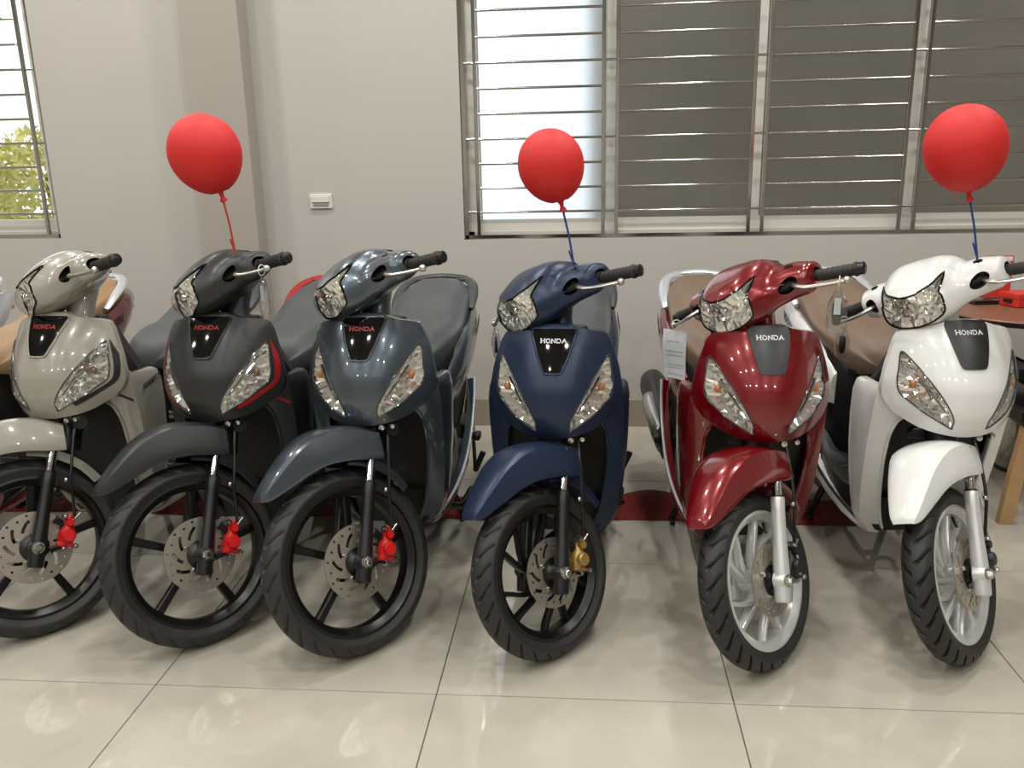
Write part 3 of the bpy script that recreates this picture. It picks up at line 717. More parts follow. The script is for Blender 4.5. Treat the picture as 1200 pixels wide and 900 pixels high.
# rear wheel, drive case, muffler, stands
RZ = .262; rx = -1.25
rw = P('rear_wheel', MB().lathe([(.17,-.04),(.194,-.04),(.192,0),(.194,.04),(.17,.04),(.163,0)],40,(rx,0,RZ),'y',True), 'wheel', grp='rear')
tm = tyre_mb(.250,0,160,.047); tm.v = [(x+rx,y,z+RZ) for x,y,z in tm.v]
P('tyre', tm, 'rubber', rw, 'rear')
for k in range(5):
    sp = spoke_mb(0,.03,.172,R_(72*k+10),R_(30),.02,.024); sp.v = [(x+rx,y,z+RZ) for x,y,z in sp.v]; P('spoke', sp, 'wheel', rw, 'rear')
cv = MB()
rings = []
for x,zc,hh in ((-.82,.32,.045),(-.86,.325,.085),(-.95,.33,.098),(-1.08,.31,.080),(-1.20,.285,.088),(-1.30,.275,.085),(-1.345,.27,.05)):
    rings.append([(x,.075+.085*math.sin(a)**2*(1 if math.sin(a) > 0 else -.2) if False else .115+.045*math.cos(a), zc+hh*math.sin(a)) for a in np.linspace(0,2*math.pi,16,endpoint=False)])
cv.loft(rings); ci = P('drive_case', cv, 'engine', grp='rear')
P('case_cap', MB().lathe([(.0005,.172),(.03,.171),(.036,.164),(.036,.15)],20,(-.93,0,.33)), 'engine', ci, 'rear')
P('kick_lever', MB().tube(cr([(-1.20,.165,.300),(-1.16,.180,.265),(-1.08,.195,.215),(-1.02,.205,.200)],4),.008,8), 'black_satin', ci, 'rear')
P('kick_pedal', MB().tube([(-1.02,.205,.200),(-1.03,.238,.275)],[.011,.012],10), 'black_plastic', ci, 'rear')
mu = MB(); mu.tube(cr([(-1.02,-.150,.290),(-1.06,-.155,.300),(-1.20,-.165,.325),(-1.42,-.170,.375),(-1.58,-.173,.405),(-1.62,-.174,.412)],4),[.03]+[.054]*4+[.060]*12+[.054]*3+[.03],20,flat=1.1)
mi = P('muffler', mu, 'muffler', grp='rear')
P('heat_shield', MB().tube(cr([(-1.10,-.190,.32),(-1.25,-.204,.355),(-1.42,-.208,.395)],5),[.02]+[.036]*9+[.02],14,flat=1.1), 'silver_lever', mi, 'rear')
P('exhaust_pipe', MB().tube(cr([(-.80,-.05,.22),(-.88,-.10,.19),(-.98,-.14,.24),(-1.04,-.158,.305)],5),.016,10), 'engine', mi, 'rear')
for sgn in (1,-1):
    pi = P('passenger_peg', MB().tube([(-1.02,sgn*.17,.33),(-1.04,sgn*.215,.345)],[.012,.014],10).bbox((-1.07,sgn*.215-.012,.325),(-1.015,sgn*.215+.012,.352),.004), 'black_plastic', grp='rear')
cs = MB()
for sgn in (1,-1): cs.tube(cr([(-.96,sgn*.085,.24),(-.98,sgn*.12,.12),(-1.00,sgn*.155,.012)],4),.013,10); cs.tube([(-1.03,sgn*.155,.010),(-.965,sgn*.155,.010)],.010,8)
cs.tube([(-.975,-.11,.14),(-.975,.11,.14)],.011,10)
P('centre_stand', cs, 'black_satin', grp='rear')
P('stand_tang', MB().tube(cr([(-1.00,.150,.03),(-1.01,.19,.06),(-1.00,.215,.075)],4),.009,8), 'black_satin', grp='rear')
P('side_stand', MB().tube(cr([(-.70,.12,.20),(-.78,.18,.15),(-.92,.205,.165)],4),[.014]*8+[.011],10), 'black_satin', grp='rear')
P('rear_fender', MB().loft([[(rx+r*math.cos(a),-.05,RZ+r*math.sin(a)),(rx+r*math.cos(a),.05,RZ+r*math.sin(a)),(rx+(r+.006)*math.cos(a),.05,RZ+(r+.006)*math.sin(a)),(rx+(r+.006)*math.cos(a),-.05,RZ+(r+.006)*math.sin(a))] for a in np.linspace(R_(40),R_(195),18) for r in (.285,)]), 'black_plastic')

# ---- handlebar assembly (turns with the bars)
CY = [0,.045,.085,.115,.150,.19]
CK = [  # x per station, z per station, going round the section
 ([-.500,-.500,-.497,-.492,-.489,-.484],[.995,.995,.995,.995,.998,1.000]),
 ([-.485,-.485,-.483,-.480,-.478,-.472],[1.055,1.055,1.050,1.036,1.034,1.034]),
 ([-.425,-.425,-.428,-.434,-.438,-.438],[1.096,1.095,1.083,1.056,1.056,1.048]),
 ([-.350,-.352,-.362,-.385,-.396,-.402],[1.094,1.093,1.082,1.055,1.055,1.046]),
 ([-.262,-.268,-.290,-.335,-.360,-.376],[1.051,1.051,1.045,1.032,1.034,1.030]),
 ([-.226,-.232,-.256,-.308,-.344,-.366],[.990,.990,.993,.999,1.003,1.006]),
 ([-.252,-.257,-.278,-.324,-.360,-.380],[.932,.935,.945,.959,.966,.970]),
 ([-.325,-.327,-.340,-.367,-.390,-.405],[.920,.924,.935,.950,.957,.961]),
 ([-.440,-.440,-.440,-.442,-.446,-.446],[.950,.952,.957,.963,.968,.970])]
def cring(y, n=10):
    a = abs(y)
    pts = [(float(pchip(CY,k[0],a)), float(pchip(CY,k[1],a))) for k in CK]
    return np.array(cr(pts, n, True))          # 90 points, parameter t = index/len
NR = 90
_cache = {}
def ringc(y):
    k = round(y,4)
    if k not in _cache: _cache[k] = cring(k)
    return _cache[k]
def Csurf(y,t,off=0):
    y = max(-.19,min(.19,y)); r = ringc(y); f = (t % 1.0)*NR; i = int(f) % NR; j = (i+1) % NR; w_ = f-int(f)
    p = r[i]*(1-w_)+r[j]*w_
    tg = r[(i+2)%NR]-r[(i-1)%NR]; n = np.array((tg[1],-tg[0])); n /= np.linalg.norm(n)
    c = np.array((-.38,1.01)); 
    if n @ (p-c) < 0: n = -n
    p = p+n*off
    return (float(p[0]), float(y), float(p[1]))
def ztot(y,z):
    r = ringc(y); lo, hi = 28, 62                # crest .. chin
    zz = r[lo:hi,1]; k = np.arange(lo,hi)
    o = np.argsort(zz); return float(np.interp(z, zz[o], k[o]))/NR
SOCK = (.156, min(range(24,46), key=lambda i_: abs(ringc(.156)[i_,0]+.395))/90.0)
hl_half = [(0,1.026)]+[tuple(p) for p in cr([(.022,1.027),(.045,1.035),(.066,1.042),(.090,1.060)],4)]+[tuple(p) for p in cr([(.0905,1.050),(.088,1.034),(.082,1.018),(.087,1.006)],3)]+[tuple(p) for p in cr([(.0885,.985),(.082,.958),(.055,.9415),(.025,.933),(0,.931)],3)]
hl_z = mirror(hl_half)
hl = [(y,ztot(y,z)) for y,z in hl_z]
op = {}
for sgn in (1,-1): op[sgn] = [(sgn*.161+.024*math.cos(a), ztot(.161,1.005+.021*math.sin(a)+sgn*.006*math.cos(a))) for a in np.linspace(0,2*math.pi,18,endpoint=False)]
SV = .55
rect = [(u,.001) for u in np.linspace(-.19,.19,24)]+[(.19,v) for v in np.linspace(.02,.98,56)]+[(u,.999) for u in np.linspace(.19,-.19,24)]+[(-.19,v) for v in np.linspace(.98,.02,56)]
cmb = MB(); panel(cmb, rect, [hl,op[1],op[-1]], Csurf, .0115, sv=SV)
for sgn in (1,-1):                            # end caps of the wings
    r = [Csurf(sgn*.19,t) for t in np.linspace(0,1,60,endpoint=False)]
    caps = [r]
    for sc_,dy in ((.975,.005),(.92,.011),(.82,.016),(.66,.020),(.40,.022)): caps.append([(p[0]*sc_-.432*(1-sc_), p[1]+sgn*dy, p[2]*sc_+1.012*(1-sc_)) for p in r])
    cmb.loft(caps, True, False)
hi_ = P('handlebar_cowl', cmb, 'paint', grp='bars', angle=50)
for sgn in (1,-1):
    P('lever_opening', panel(MB(), op[sgn], [], Csurf, .012, sv=SV, off=-.018, skirt=lambda p:(.014,0,0)), 'black_plastic', hi_, 'bars')
    P('mirror_socket', panel(MB(), [(sgn*SOCK[0]+.0125*math.cos(q), SOCK[1]+.0125*math.sin(q)/.47) for q in np.linspace(0,2*math.pi,18,endpoint=False)], [], Csurf, .01, sv=SV, off=.0012), 'black_gloss', hi_, 'bars')
# headlamp
def hdep(u,t,o): 
    z = Csurf(u,t)[2]; d = edist(hl_z,u,z); return Csurf(u,t,o-.034*min(1,d/.03)**.8-.002)
h1 = P('headlight', panel(MB(), hl, [], hdep, .0085, sv=SV, jitter=.0032), 'reflector', None, 'bars', label='faceted chrome headlight reflector', smooth=False)
P('lens', panel(MB(), hl, [], lambda u,t,o: Csurf(u,t,o+.005*min(1,edist(hl_z,u,Csurf(u,t)[2])/.02)), .012, sv=SV), 'lens', h1, 'bars')
rr_ = [Csurf(u,t,.001) for u,t in hl]; P('lens_rim', MB().tube(rr_+[rr_[0]],.0030,6), 'black_gloss', h1, 'bars')
P('bulb_shield', MB().lathe([(.0005,.020),(.012,.019),(.017,.010),(.018,-.02)],18,(-.262,0,.992),'x'), 'chrome', h1, 'bars')
for sgn in (1,-1): P('position_bulb', MB().sphere((-.285,sgn*.062,.965),.009,10,7), 'amber', h1, 'bars')
# eyebrow crease over the lamp
eb = [Csurf(u,ztot(u,z+.004),.002) for u,z in [(p[0],p[1]) for p in hl_half[:17]]]
# neck
nk = []
for t,rx_,ry_ in ((0,.050,.060),(.05,.046,.055),(.10,.050,.060)):
    c = np.array((-.375,0,.875))+np.array(AX_D)*t
    nk.append([(c[0]+rx_*math.cos(a),c[1]+ry_*math.sin(a),c[2]) for a in np.linspace(0,2*math.pi,24,endpoint=False)])
P('steering_neck', MB().loft(nk), 'paint', None, 'bars')
for sgn in (1,-1):
    def gq(t, d=0): 
        a = np.array((-.432,sgn*.185,1.003)); b = np.array((-.462,sgn*.336,.984)); return tuple(a+(b-a)*t)
    gi = P('grip', MB().tube([gq(-.1),gq(.02),gq(.03),gq(.10),gq(.11),gq(.45),gq(.80),gq(.82),gq(.86),gq(.88)],[.013,.013,.020,.020,.0165,.0168,.0172,.0205,.0205,.017],18), 'grip', None, 'bars')
    P('bar_end', MB().tube([gq(.86),gq(.87),gq(.98),gq(1.0)],[.012,.0175,.0175,.012],18), 'black_satin', gi, 'bars')
    for k in range(7): P('grip_rib', MB().tube([gq(.16+.09*k),gq(.175+.09*k)],.0180,18), 'grip', gi, 'bars')
    lv = cr([(-.385,sgn*.158,1.002),(-.360,sgn*.180,.996),(-.354,sgn*.208,.988),(-.376,sgn*.255,.978),(-.398,sgn*.302,.972)],5)
    li = P('brake_lever', MB().tube(lv,[.010]*5+[.0085]*6+[.007]*(len(lv)-11),10,flat=.75), 'silver_lever', None, 'bars')
    P('lever_ball', MB().sphere((-.400,sgn*.306,.972),.0105,12,8), 'silver_lever', li, 'bars')
    P('lever_pivot', MB().lathe([(.0005,.008),(.012,.007),(.012,-.012)],12,(-.378,sgn*.150,1.008),'z'), 'black_satin', li, 'bars')
P('dash', MB().loft([[(x,-w_,z),(x,w_,z),(x-.004,w_,z-.02),(x-.004,-w_,z-.02)] for x,w_,z in ((-.44,.06,1.088),(-.475,.08,1.070),(-.50,.075,1.045),(-.505,.06,1.02))]), 'black_gloss', None, 'bars')
# wiring and bolts under the chin
P('chin_bolt', MB().lathe([(.0005,.02),(.009,.018),(.012,.010),(.012,0)],8,(-.22,.050,.600),'x'), 'bolt')
P('chin_bolt', MB().lathe([(.0005,.02),(.007,.018),(.009,.010),(.009,0)],8,(-.215,.085,.606),'x'), 'bolt')
P('steering_stem', MB().tube([(-.19,0,.53),(-.235,0,.63)],.045,16), 'black_satin', None, 'fork')
P('stem_block', MB().tube([(-.235,-.095,.60),(-.235,.095,.60)],.022,12), 'black_satin', None, 'fork')

# ---- build a scooter from the prototype
def scooter(loc, yaw, steer, spec, label, group='scooters in the row'):
    root = empty('scooter', (loc[0],loc[1],0), R_(-90+yaw)); tag(root, label, 'scooter', group)
    sport = spec['wheelvar'] == '16'; dzb = spec.get('dz', .045 if sport else 0.0)
    pit = math.atan2(dzb,1.0)
    bodyM = Matrix.Translation((-1.25,0,.25)) @ Matrix.Rotation(-pit*.8,4,'Y') @ Matrix.Translation((1.25,0,-.25))
    if not sport: bodyM = Matrix.Translation((0,0,dzb))
    G = {'body':bodyM, 'rear':Matrix.Identity(4), 'wheel':steer_m(steer), 'fork':steer_m(steer),
         'fender':Matrix.Translation((0,0,.008 if sport else 0)) @ steer_m(steer), 'bars':Matrix.Translation((0,spec.get('bar_dy',-.014),dzb)) @ steer_m(steer+4)}
    # keep the steered tyre on the floor
    drop = Matrix.Translation((-.065 if sport else -.055,spec.get('whl_dy',0),-.0035))
    for k in ('wheel','fork','fender'): G[k] = drop @ G[k]
    idx = {}
    for i,d in enumerate(PROTO):
        if d['var'] is not None and d['var'] not in (spec['wheelvar'],spec['badge'],*spec.get('extra',())): continue
        m = spec.get(d['m'], d['m']); m = M[m]
        me = d['me']
        if not me.materials: me.materials.append(m)
        o = bpy.data.objects.new(d['name'], me); COL.objects.link(o)
        o.material_slots[0].link = 'OBJECT'; o.material_slots[0].material = m
        if d['label']: o['label'] = d['label']
        if d['kind']: o['kind'] = d['kind']
        if d['parent'] is None: o.parent = root; o.matrix_local = G[d['grp']]
        else: o.parent = idx[d['parent']]
        idx[i] = o
    return root, G
M['p_grey'] = mat('paint_nardo', (150,146,136), .22, coat=1.0, noise=.01)
M['p_black'] = mat('paint_matte_black', (50,51,53), .36, .35, noise=.04, nscale=200)
M['p_slate'] = mat('paint_slate_metallic', (72,81,90), .28, .55, coat=1.0, flake=.12)
M['p_navy'] = mat('paint_matte_navy', (34,46,71), .34, .30, noise=.03, nscale=200)
M['p_red'] = mat('paint_candy_red', (116,4,14), .25, .35, coat=1.0, flake=.10)
M['p_white'] = mat('paint_pearl_white', (224,224,222), .25, coat=1.0, noise=.01)
M['p_maroon'] = mat('paint_dark_red', (96,16,26), .25, .2, coat=1.0, flake=.08)
M['p_pale'] = mat('paint_pale_grey', (180,184,188), .25, coat=1.0, noise=.01)
M['seat_grey'] = mat('seat_vinyl_grey', (70,72,74), .5, noise=.06, bump=.25, bscale=350)
M['seat_dk'] = mat('seat_vinyl_dark', (40,41,43), .55, noise=.06, bump=.25, bscale=350)
M['seat_brown'] = mat('seat_vinyl_brown', (112,92,76), .5, noise=.08, bump=.25, bscale=350)
M['seat_tan'] = mat('seat_vinyl_tan', (150,120,86), .5, noise=.08, bump=.25, bscale=350)
M['rail_dark'] = mat('rail_dark', (58,60,62), .4, noise=.05)
M['rail_silver'] = mat('rail_silver', (196,200,204), .3, .5, noise=.03)
base = dict(seat_dark='black_plastic', inner='black_plastic', rail='rail_dark', side_text='txt_dark', flank_text='txt_dark', badge_text='txt_white', strip_edge='black_satin', accent='stripe_red', bulb='amber')
def sp(**k): d = dict(base); d.update(k); return d
SC = {}
SC[1] = scooter((-.493,.225), -4, 42, sp(wheelvar='16',badge='gloss',extra=('accent','sporttext'),paint='p_grey',wheel='black_wheel',fork='black_satin',caliper='red_part',seat='seat_grey',badge_text='txt_red',accent='stripe_dark',bulb='smoke_bulb',bar_dy=.024),
    'glossy light grey scooter with black wheels and red caliper, leftmost of the front row')
SC[2] = scooter((.052,.200), -1.5, 43, sp(wheelvar='16',badge='gloss',extra=('accent',),paint='p_black',wheel='black_wheel',fork='black_satin',caliper='red_part',seat='seat_grey',badge_text='txt_red',rail='stripe_red',bulb='smoke_bulb',bar_dy=.022),
    'matte charcoal black scooter with red accents, tied to a red balloon on a red string')
SC[3] = scooter((.541,.172), -1, 43, sp(wheelvar='16',badge='gloss',paint='p_slate',wheel='black_wheel',fork='black_satin',caliper='red_part',seat='seat_grey',badge_text='txt_red',strip_edge='rail_silver',bar_dy=-.004),
    'glossy metallic slate blue-grey scooter with red brake caliper')
SC[4] = scooter((1.103,.19), -2, 43, sp(wheelvar='14',badge='gloss',paint='p_navy',wheel='black_wheel',fork='black_satin',caliper='gold_part',seat='seat_grey',rail='rail_dark'),
    'matte navy blue scooter with black curved-spoke wheel and gold brake caliper')
SC[5] = scooter((1.731,.171), 2, 44, sp(wheelvar='14',badge='matte',paint='p_red',wheel='silver_wheel',fork='silver_wheel',caliper='caliper_black',seat='seat_brown',rail='rail_silver',strip_edge='rail_silver',whl_dy=-.014),
    'glossy candy red scooter with silver wheels and a paper sheet on its lever')
SC[6] = scooter((2.304,.235), 4, 46, sp(wheelvar='14',badge='matte',paint='p_white',wheel='silver_wheel',fork='silver_wheel',caliper='caliper_black',seat='seat_brown',rail='rail_silver',side_text='txt_blue',bar_dy=-.03,whl_dy=-.03),
    'pearl white scooter with silver wheels, rightmost of the row')
SC[0] = scooter((-1.10,.22), -3, 40, sp(wheelvar='14',badge='matte',paint='p_maroon',wheel='silver_wheel',fork='silver_wheel',caliper='caliper_black',seat='seat_tan',rail='rail_silver'),
    'dark red scooter with tan seat and pale grab rail, mostly behind the light grey scooter')
SC[7] = scooter((-1.70,.22), -3, 40, sp(wheelvar='14',badge='matte',paint='p_pale',wheel='silver_wheel',fork='silver_wheel',caliper='caliper_black',seat='seat_grey',rail='rail_silver'),
    'pale grey scooter of which only the tail shows at the left edge')

# ================================================================== THINGS AROUND THE SCOOTERS
def wp(k, p, grp='bars'):
    root, G = SC[k]
    return (Matrix.Translation(root.location) @ Matrix.Rotation(root.rotation_euler.z,4,'Z') @ G[grp]) @ Vector(p)
M['balloon'] = mat('balloon_rubber', (200,30,28), .62, noise=.02, nscale=4)
M['string_red'] = mat('string_red', (170,40,36), .6, noise=.05)
M['string_blue'] = mat('string_blue', (34,54,120), .6, noise=.05)
def balloon(k, off, r, tilt, smat, label):
    a = wp(k, Csurf(SOCK[0],SOCK[1],.004)); n = a+Vector((off[0],off[1],off[2]))
    t = empty('balloon', n); tag(t, label, 'balloon', 'red balloons tied to the scooters')
    t.rotation_euler = (0, tilt, 0)
    prof = [(.0005,.012),(.010,.013),(.022,.022)]+[(r*math.sin(q)*(1 if q < 1.6 else (1-.10*((q-1.6)/1.54)**1.5)), r*1.16+.012-r*1.10*(-math.cos(math.pi-q)) if False else r*1.12+.016+r*1.06*math.cos(q)*(1 if q < 1.57 else 1.10)) for q in np.linspace(2.85,0.0,26)]
    prof = [(max(p[0],.0005),p[1]) for p in prof]
    ob('skin', MB().lathe(prof[2:],44,(0,0,0),'z'), 'balloon', t, angle=80)
    ob('knot', MB().lathe([(.0005,-.012),(.012,-.014),(.009,-.006),(.0055,0),(.007,.010),(.020,.030)],16,(0,0,0),'z'), 'balloon', t)
    b = a-n; c, sn = math.cos(-tilt), math.sin(-tilt)
    e = Vector((b.x*c+b.z*sn, b.y, -b.x*sn+b.z*c))
    ob('string', MB().tube([(0,0,.004),tuple(e*.5+Vector((.003,0,.002))),tuple(e)],.0032,8), smat, t)
    ob('string_end', MB().tube([tuple(e*.72+Vector((-.006,0,0))),tuple(e*.98)],.0026,6), smat, t)
    return t
balloon(2, (-.022,0,.170), .105, -.30, 'string_red', 'red balloon on a red string in front of the pillar')
balloon(4, (-.034,0,.172), .094, -.26, 'string_blue', 'red balloon on a blue string in front of the window, above the navy scooter')
balloon(6, (-.042,0,.178), .108, -.19, 'string_blue', 'largest red balloon on a blue string, above the white scooter')

def hang(k, sgn):
    p = wp(k, (-.392,sgn*.288,.9735)); q = wp(k, (-.376,sgn*.255,.978)); d = p-q
    return p, math.atan2(d.y, d.x)
RING = [(0,.0155*math.cos(q),.0155*math.sin(q)) for q in np.linspace(0,2*math.pi,17)]
def pouch(k, sgn, h, wd, label, fob=True, tagc=None, long_=False):
    p, rot = hang(k, sgn)
    t = empty('key_pouch', tuple(p), rot); tag(t, label, 'plastic bag', 'plastic pouches hanging from brake levers')
    rings = []
    for i,v in enumerate(np.linspace(0,1,11)):
        w_ = wd*(.25+.75*min(1,v*2.6))*(1-.25*max(0,v-.8)*3)*.5; d = .004+.010*math.sin(v*math.pi); z = -.018-h*v
        rings.append([(w_*math.cos(a)+rng.uniform(-.003,.003), d*math.sin(a)+rng.uniform(-.002,.002), z) for a in np.linspace(0,2*math.pi,14,endpoint=False)])
    ob('pouch', MB().loft(rings), 'film', t, angle=25)
    ob('tie', MB().tube(RING,.0014,6), 'paper', t)
    if fob:
        f = MB().loft([[(wd*.24*k*math.cos(a), .005*math.sin(a), z) for a in np.linspace(0,2*math.pi,14,endpoint=False)] for z,k in ((-h*.45,.55),(-h*.50,.95),(-h*.75,1),(-h*.93,.8),(-h*.97,.4))])
        ob('key_fob', f, 'black_plastic', t)
        ob('key_blade', MB().box((-.003,-.001,-h*.46),(.003,.001,-.03)), 'bolt', t)
    if tagc: ob('paper_tag', MB().bbox((-wd*.16,-.0075,-h*.72),(wd*.16,-.0065,-h*.35),.0004), tagc, t, False)
    return t
pouch(4,-1, .105, .066, 'clear plastic pouch with a black key on the navy scooter lever')
pouch(6,-1, .110, .070, 'clear plastic pouch with a black key and tag on the white scooter lever', tagc='paper')
pouch(5,1, .125, .056, 'clear plastic pouch with a pale tag on the red scooter lever', tagc='paper')
pouch(2,1, .125, .036, 'narrow clear plastic pouch hanging from the charcoal scooter lever', tagc='card_print', fob=False)
# paper sheet on the red scooter's other lever
pp, prot = hang(5,-1); sh = empty('paper_sheet', tuple(pp), prot+math.pi+.5); tag(sh, 'white printed paper sheet hanging from the red scooter lever', 'paper')
pr = []
for v in np.linspace(0,1,9): pr.append([(x, -.004*math.sin(v*5)+.006*math.sin(x*40+v*2), -.018-.165*v) for x in np.linspace(-.046,.040,9)])
def sheet_mb(rows, th):
    m_ = MB(); n_ = len(rows[0]); R0 = [p for r in rows for p in r]; B0 = [(p[0],p[1]+th,p[2]) for p in R0]; F0 = []; k_ = len(R0)
    for i in range(len(rows)-1):
        for j in range(n_-1):
            q_ = (i*n_+j,i*n_+j+1,(i+1)*n_+j+1,(i+1)*n_+j); F0 += [q_, tuple(k_+a for a in reversed(q_))]
    for j in range(n_-1): F0 += [(j,j+1,k_+j+1,k_+j), ((len(rows)-1)*n_+j,(len(rows)-1)*n_+j+1,k_+(len(rows)-1)*n_+j+1,k_+(len(rows)-1)*n_+j)]
    return m_.add(R0+B0,F0)
ob('sheet', sheet_mb(pr,.0006), 'paper', sh)
def prow(v,x0,x1):
    def pt(x,z): return (x, -.004*math.sin(((-.018-z)/.165)*5)+.006*math.sin(x*40+((-.018-z)/.165)*2)-.0008, z)
    z = -.018-.165*v; xs = np.linspace(x0,x1,8)
    return [[pt(x,z) for x in xs],[pt(x,z-.004) for x in xs]]
for v,x0,x1 in ((.22,-.030,.012),(.42,-.036,.030),(.50,-.030,.026),(.70,-.034,.028),(.76,-.030,.020),(.90,-.034,.030)): ob('print_line', sheet_mb(prow(v,x0,x1),.0004), 'card_print', sh)
ob('tie', MB().tube([(x_*math.cos(.5)+y_*math.sin(.5),-x_*math.sin(.5)+y_*math.cos(.5),z_) for x_,y_,z_ in RING],.0014,6), 'paper', sh)

# red ribbed mat
def mat_mat():
    m = bpy.data.materials.new('red_ribbed_mat'); m.use_nodes = True; nt = m.node_tree; b = nt.nodes['Principled BSDF']; b.inputs['Roughness'].default_value = .8
    tc = nt.nodes.new('ShaderNodeTexCoord'); wv = nt.nodes.new('ShaderNodeTexWave'); wv.inputs['Scale'].default_value = 40; wv.inputs['Distortion'].default_value = .3
    nt.links.new(tc.outputs['Object'], wv.inputs['Vector'])
    r = nt.nodes.new('ShaderNodeValToRGB'); r.color_ramp.elements[0].color = lin((92,16,16))+(1,); r.color_ramp.elements[1].color = lin((150,34,28))+(1,)
    nt.links.new(wv.outputs['Fac'], r.inputs['Fac']); nt.links.new(r.outputs['Color'], b.inputs['Base Color'])
    bp = nt.nodes.new('ShaderNodeBump'); bp.inputs['Strength'].default_value = .6; bp.inputs['Distance'].default_value = .004
    nt.links.new(wv.outputs['Fac'], bp.inputs['Height']); nt.links.new(bp.outputs['Normal'], b.inputs['Normal'])
    return m
M['mat_red'] = mat_mat()
rows = []
for v in np.linspace(0,1,13):
    row = []
    for x in np.linspace(-1.5,2.62,180):
        hump = .10*math.exp(-((x-1.47)/.13)**2)+.05*math.exp(-((x-2.02)/.14)**2)+.012*math.sin(x*9)
        y = 1.165+.012*math.sin(x*5.3)+v*(.225+.3*hump); z = .004+hump*.42*max(0,math.sin(v*2.6))*max(0,v)
        row.append((x,y,max(z,.004)))
    rows.append(row)
def mat_mb(rows, th=.0035):
    m_ = MB(); n_ = len(rows[0]); R0 = [p for r in rows for p in r]; B0 = [(p[0],p[1],p[2]-th) for p in R0]; F0 = []; k_ = len(R0)
    for i in range(len(rows)-1):
        for j in range(n_-1):
            q_ = (i*n_+j,i*n_+j+1,(i+1)*n_+j+1,(i+1)*n_+j); F0 += [q_, tuple(k_+a for a in reversed(q_))]
    for j in range(n_-1): F0 += [(j,j+1,k_+j+1,k_+j), ((len(rows)-1)*n_+j,(len(rows)-1)*n_+j+1,k_+(len(rows)-1)*n_+j+1,k_+(len(rows)-1)*n_+j)]
    return m_.add(R0+B0,F0)
tag(ob('floor_mat', mat_mb(rows), 'mat_red'), 'long rumpled red ribbed mat lying under the row of scooters', 'mat')

# round table and what stands on and under it
M['table_top'] = mat('table_laminate', (128,88,66), .35, noise=.08, nscale=6)
TX, TY, TR, TZ = 3.07, 1.74, .385, .748
tb = empty('round_table', (TX,TY,0)); tag(tb, 'round brown laminate table at the right edge behind the white scooter', 'table')
ob('table_top', MB().lathe([(.0005,TZ),(TR-.004,TZ),(TR,TZ-.004),(TR,TZ-.008)],64,(0,0,0),'z'), 'table_top', tb)
ob('edge_band', MB().lathe([(TR+.001,TZ-.006),(TR+.001,TZ-.022),(TR-.006,TZ-.026),(.0005,TZ-.026)],64,(0,0,0),'z'), 'black_satin', tb)
for q in (200,100,0):
    c,sn = math.cos(R_(q)), math.sin(R_(q))
    ob('leg', MB().tube([(.24*c,.24*sn,TZ-.026),(.33*c,.33*sn,.006)],[.02,.015],12), 'black_satin', tb)
    ob('bracket', MB().tube([(.10*c,.10*sn,TZ-.035),(.25*c,.25*sn,TZ-.05)],.018,8,flat=.6), 'black_satin', tb)
M['red_box'] = mat('red_card', (206,52,40), .4, noise=.04)
def gift(name, p, size, rz, m, label, cat, parts=()):
    t = empty(name, p, rz); tag(t, label, cat); w_,d_,h_ = size
    ob('body', MB().bbox((-w_/2,-d_/2,0),(w_/2,d_/2,h_),.005), m, t, False)
    for nm,a,b,mm in parts: ob(nm, MB().bbox(a,b,.001), mm, t, False)
    return t
gift('red_box', (3.045,1.78,TZ), (.13,.10,.055), .35, 'red_box', 'small red box on the round table', 'box', (('lid',(-.067,-.052,.038),(.067,.052,.058),'red_box'),('latch',(-.075,-.02,.02),(-.062,.02,.034),'black_satin')))
gift('black_tray', (2.915,1.84,TZ), (.11,.08,.012), .1, 'black_satin', 'flat black tray on the round table left of the red box', 'tray', (('rim',(-.055,-.04,.012),(.055,-.034,.018),'black_satin'),))
fr_ = empty('display_frame', (3.03,1.98,TZ), -.1); tag(fr_, 'upright red and white display card standing on the round table', 'display card')
ob('card', MB().bbox((-.055,-.004,0),(.055,.004,.19),.001), 'red_box', fr_, False)
ob('white_strip', MB().bbox((-.050,-.0055,.165),(.050,-.0035,.185),.0005), 'paper', fr_, False)
ob('foot', MB().bbox((-.055,-.03,0),(.055,.03,.006),.001), 'lens_edge', fr_, False)
gift('leaflet_stack', (3.16,1.58,TZ), (.10,.14,.02), .5, 'paper', 'stack of white leaflets on the round table at the right frame edge', 'papers', (('top_sheet',(-.048,-.068,.0195),(.05,.07,.0215),'paper'),))
bn = empty('steel_bin', (3.18,1.83,0)); tag(bn, 'round polished steel bin under the brown table', 'bin')
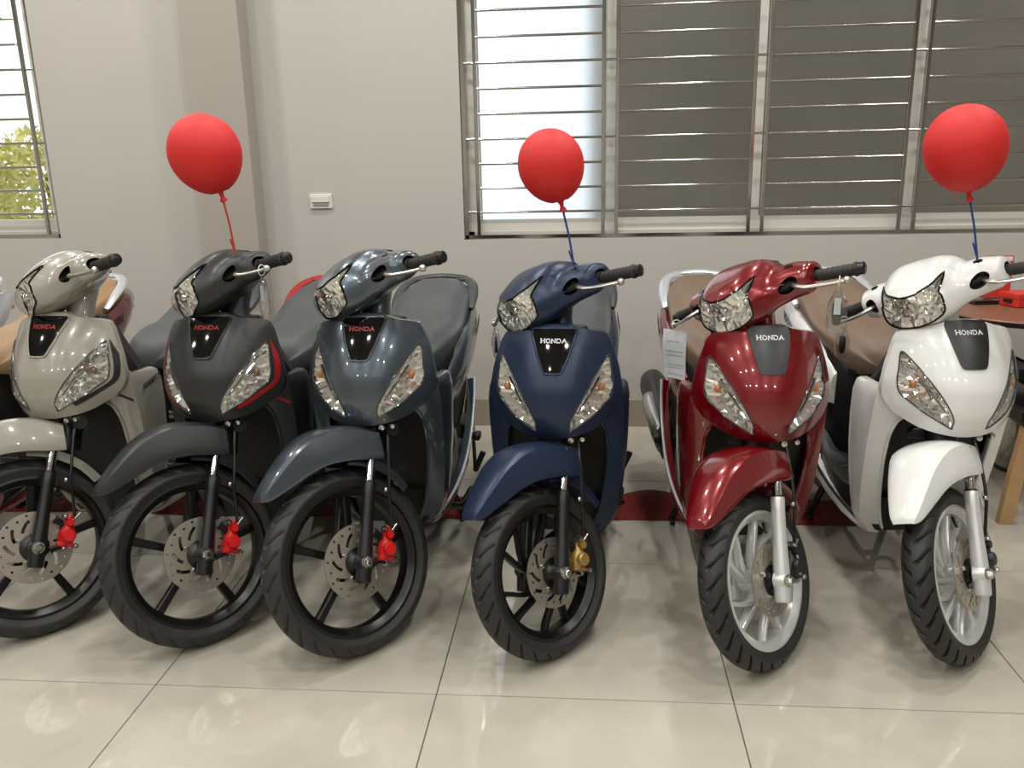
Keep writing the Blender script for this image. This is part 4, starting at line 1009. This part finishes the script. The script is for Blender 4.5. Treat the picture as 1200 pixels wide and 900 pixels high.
ob('body', MB().lathe([(.0005,.002),(.128,.002),(.134,.010),(.138,.27),(.0005,.27)],40,(0,0,0),'z'), 'steel', bn)
ob('lid', MB().lathe([(.140,.262),(.142,.30),(.120,.318),(.0005,.322)],40,(0,0,0),'z'), 'black_satin', bn)
ob('foot_ring', MB().lathe([(.136,0),(.138,.012),(.130,.014)],40,(0,0,0),'z'), 'black_plastic', bn)
M['plank'] = mat('light_wood', (176,142,98), .5, noise=.12, nscale=14)
ch_ = empty('armchair', (3.09,1.42,0)); tag(ch_, 'black padded armchair with light wooden legs behind the white scooter', 'chair')
ob('seat', MB().bbox((-.25,-.22,.37),(.25,.25,.47),.03), 'black_satin', ch_)
ob('backrest', MB().bbox((-.22,-.26,.40),(.25,-.19,.80),.025), 'black_satin', ch_)
for sx in (-1,1):
    ob('armrest', MB().bbox((sx*.245-.03,-.20,.545),(sx*.245+.03,.18,.625),.02), 'black_satin', ch_)
    ob('arm_post', MB().cyl((sx*.245,.10,.46),(sx*.245,.10,.55),.02), 'black_satin', ch_)
    for sy in (-1,1):
        x0,y0 = sx*.275, sy*.215
        ob('leg', MB().loft([[(x0-sx*dx-.026,y0-sy*dy-.016,z),(x0-sx*dx+.026,y0-sy*dy-.016,z),(x0-sx*dx+.026,y0-sy*dy+.016,z),(x0-sx*dx-.026,y0-sy*dy+.016,z)] for dx,dy,z in ((0,0,.001),(.03,.02,.20),(.065,.04,.375))]), 'plank', ch_, False)
# frame-number sticker under the light grey scooter's seat
r1, G1 = SC[1]
stk = MB(); stk.bbox((-.7985,.040,.440),(-.797,.080,.485),.0004)
so = ob('frame_sticker', stk, 'black_satin', r1, False); so.matrix_local = G1['body']
lt = MB().quads([[(u,v) for u,v in q_] for q_ in text_quads('VUJH',.044,.466,.006,.010,gap=.5,th=.18)+text_quads('CXZN',.044,.448,.006,.010,gap=.5,th=.18)], lambda u,v,o: (-.797+o,u,v), 0, .0006)
ob('sticker_lettering', lt, 'txt_white', so, False)
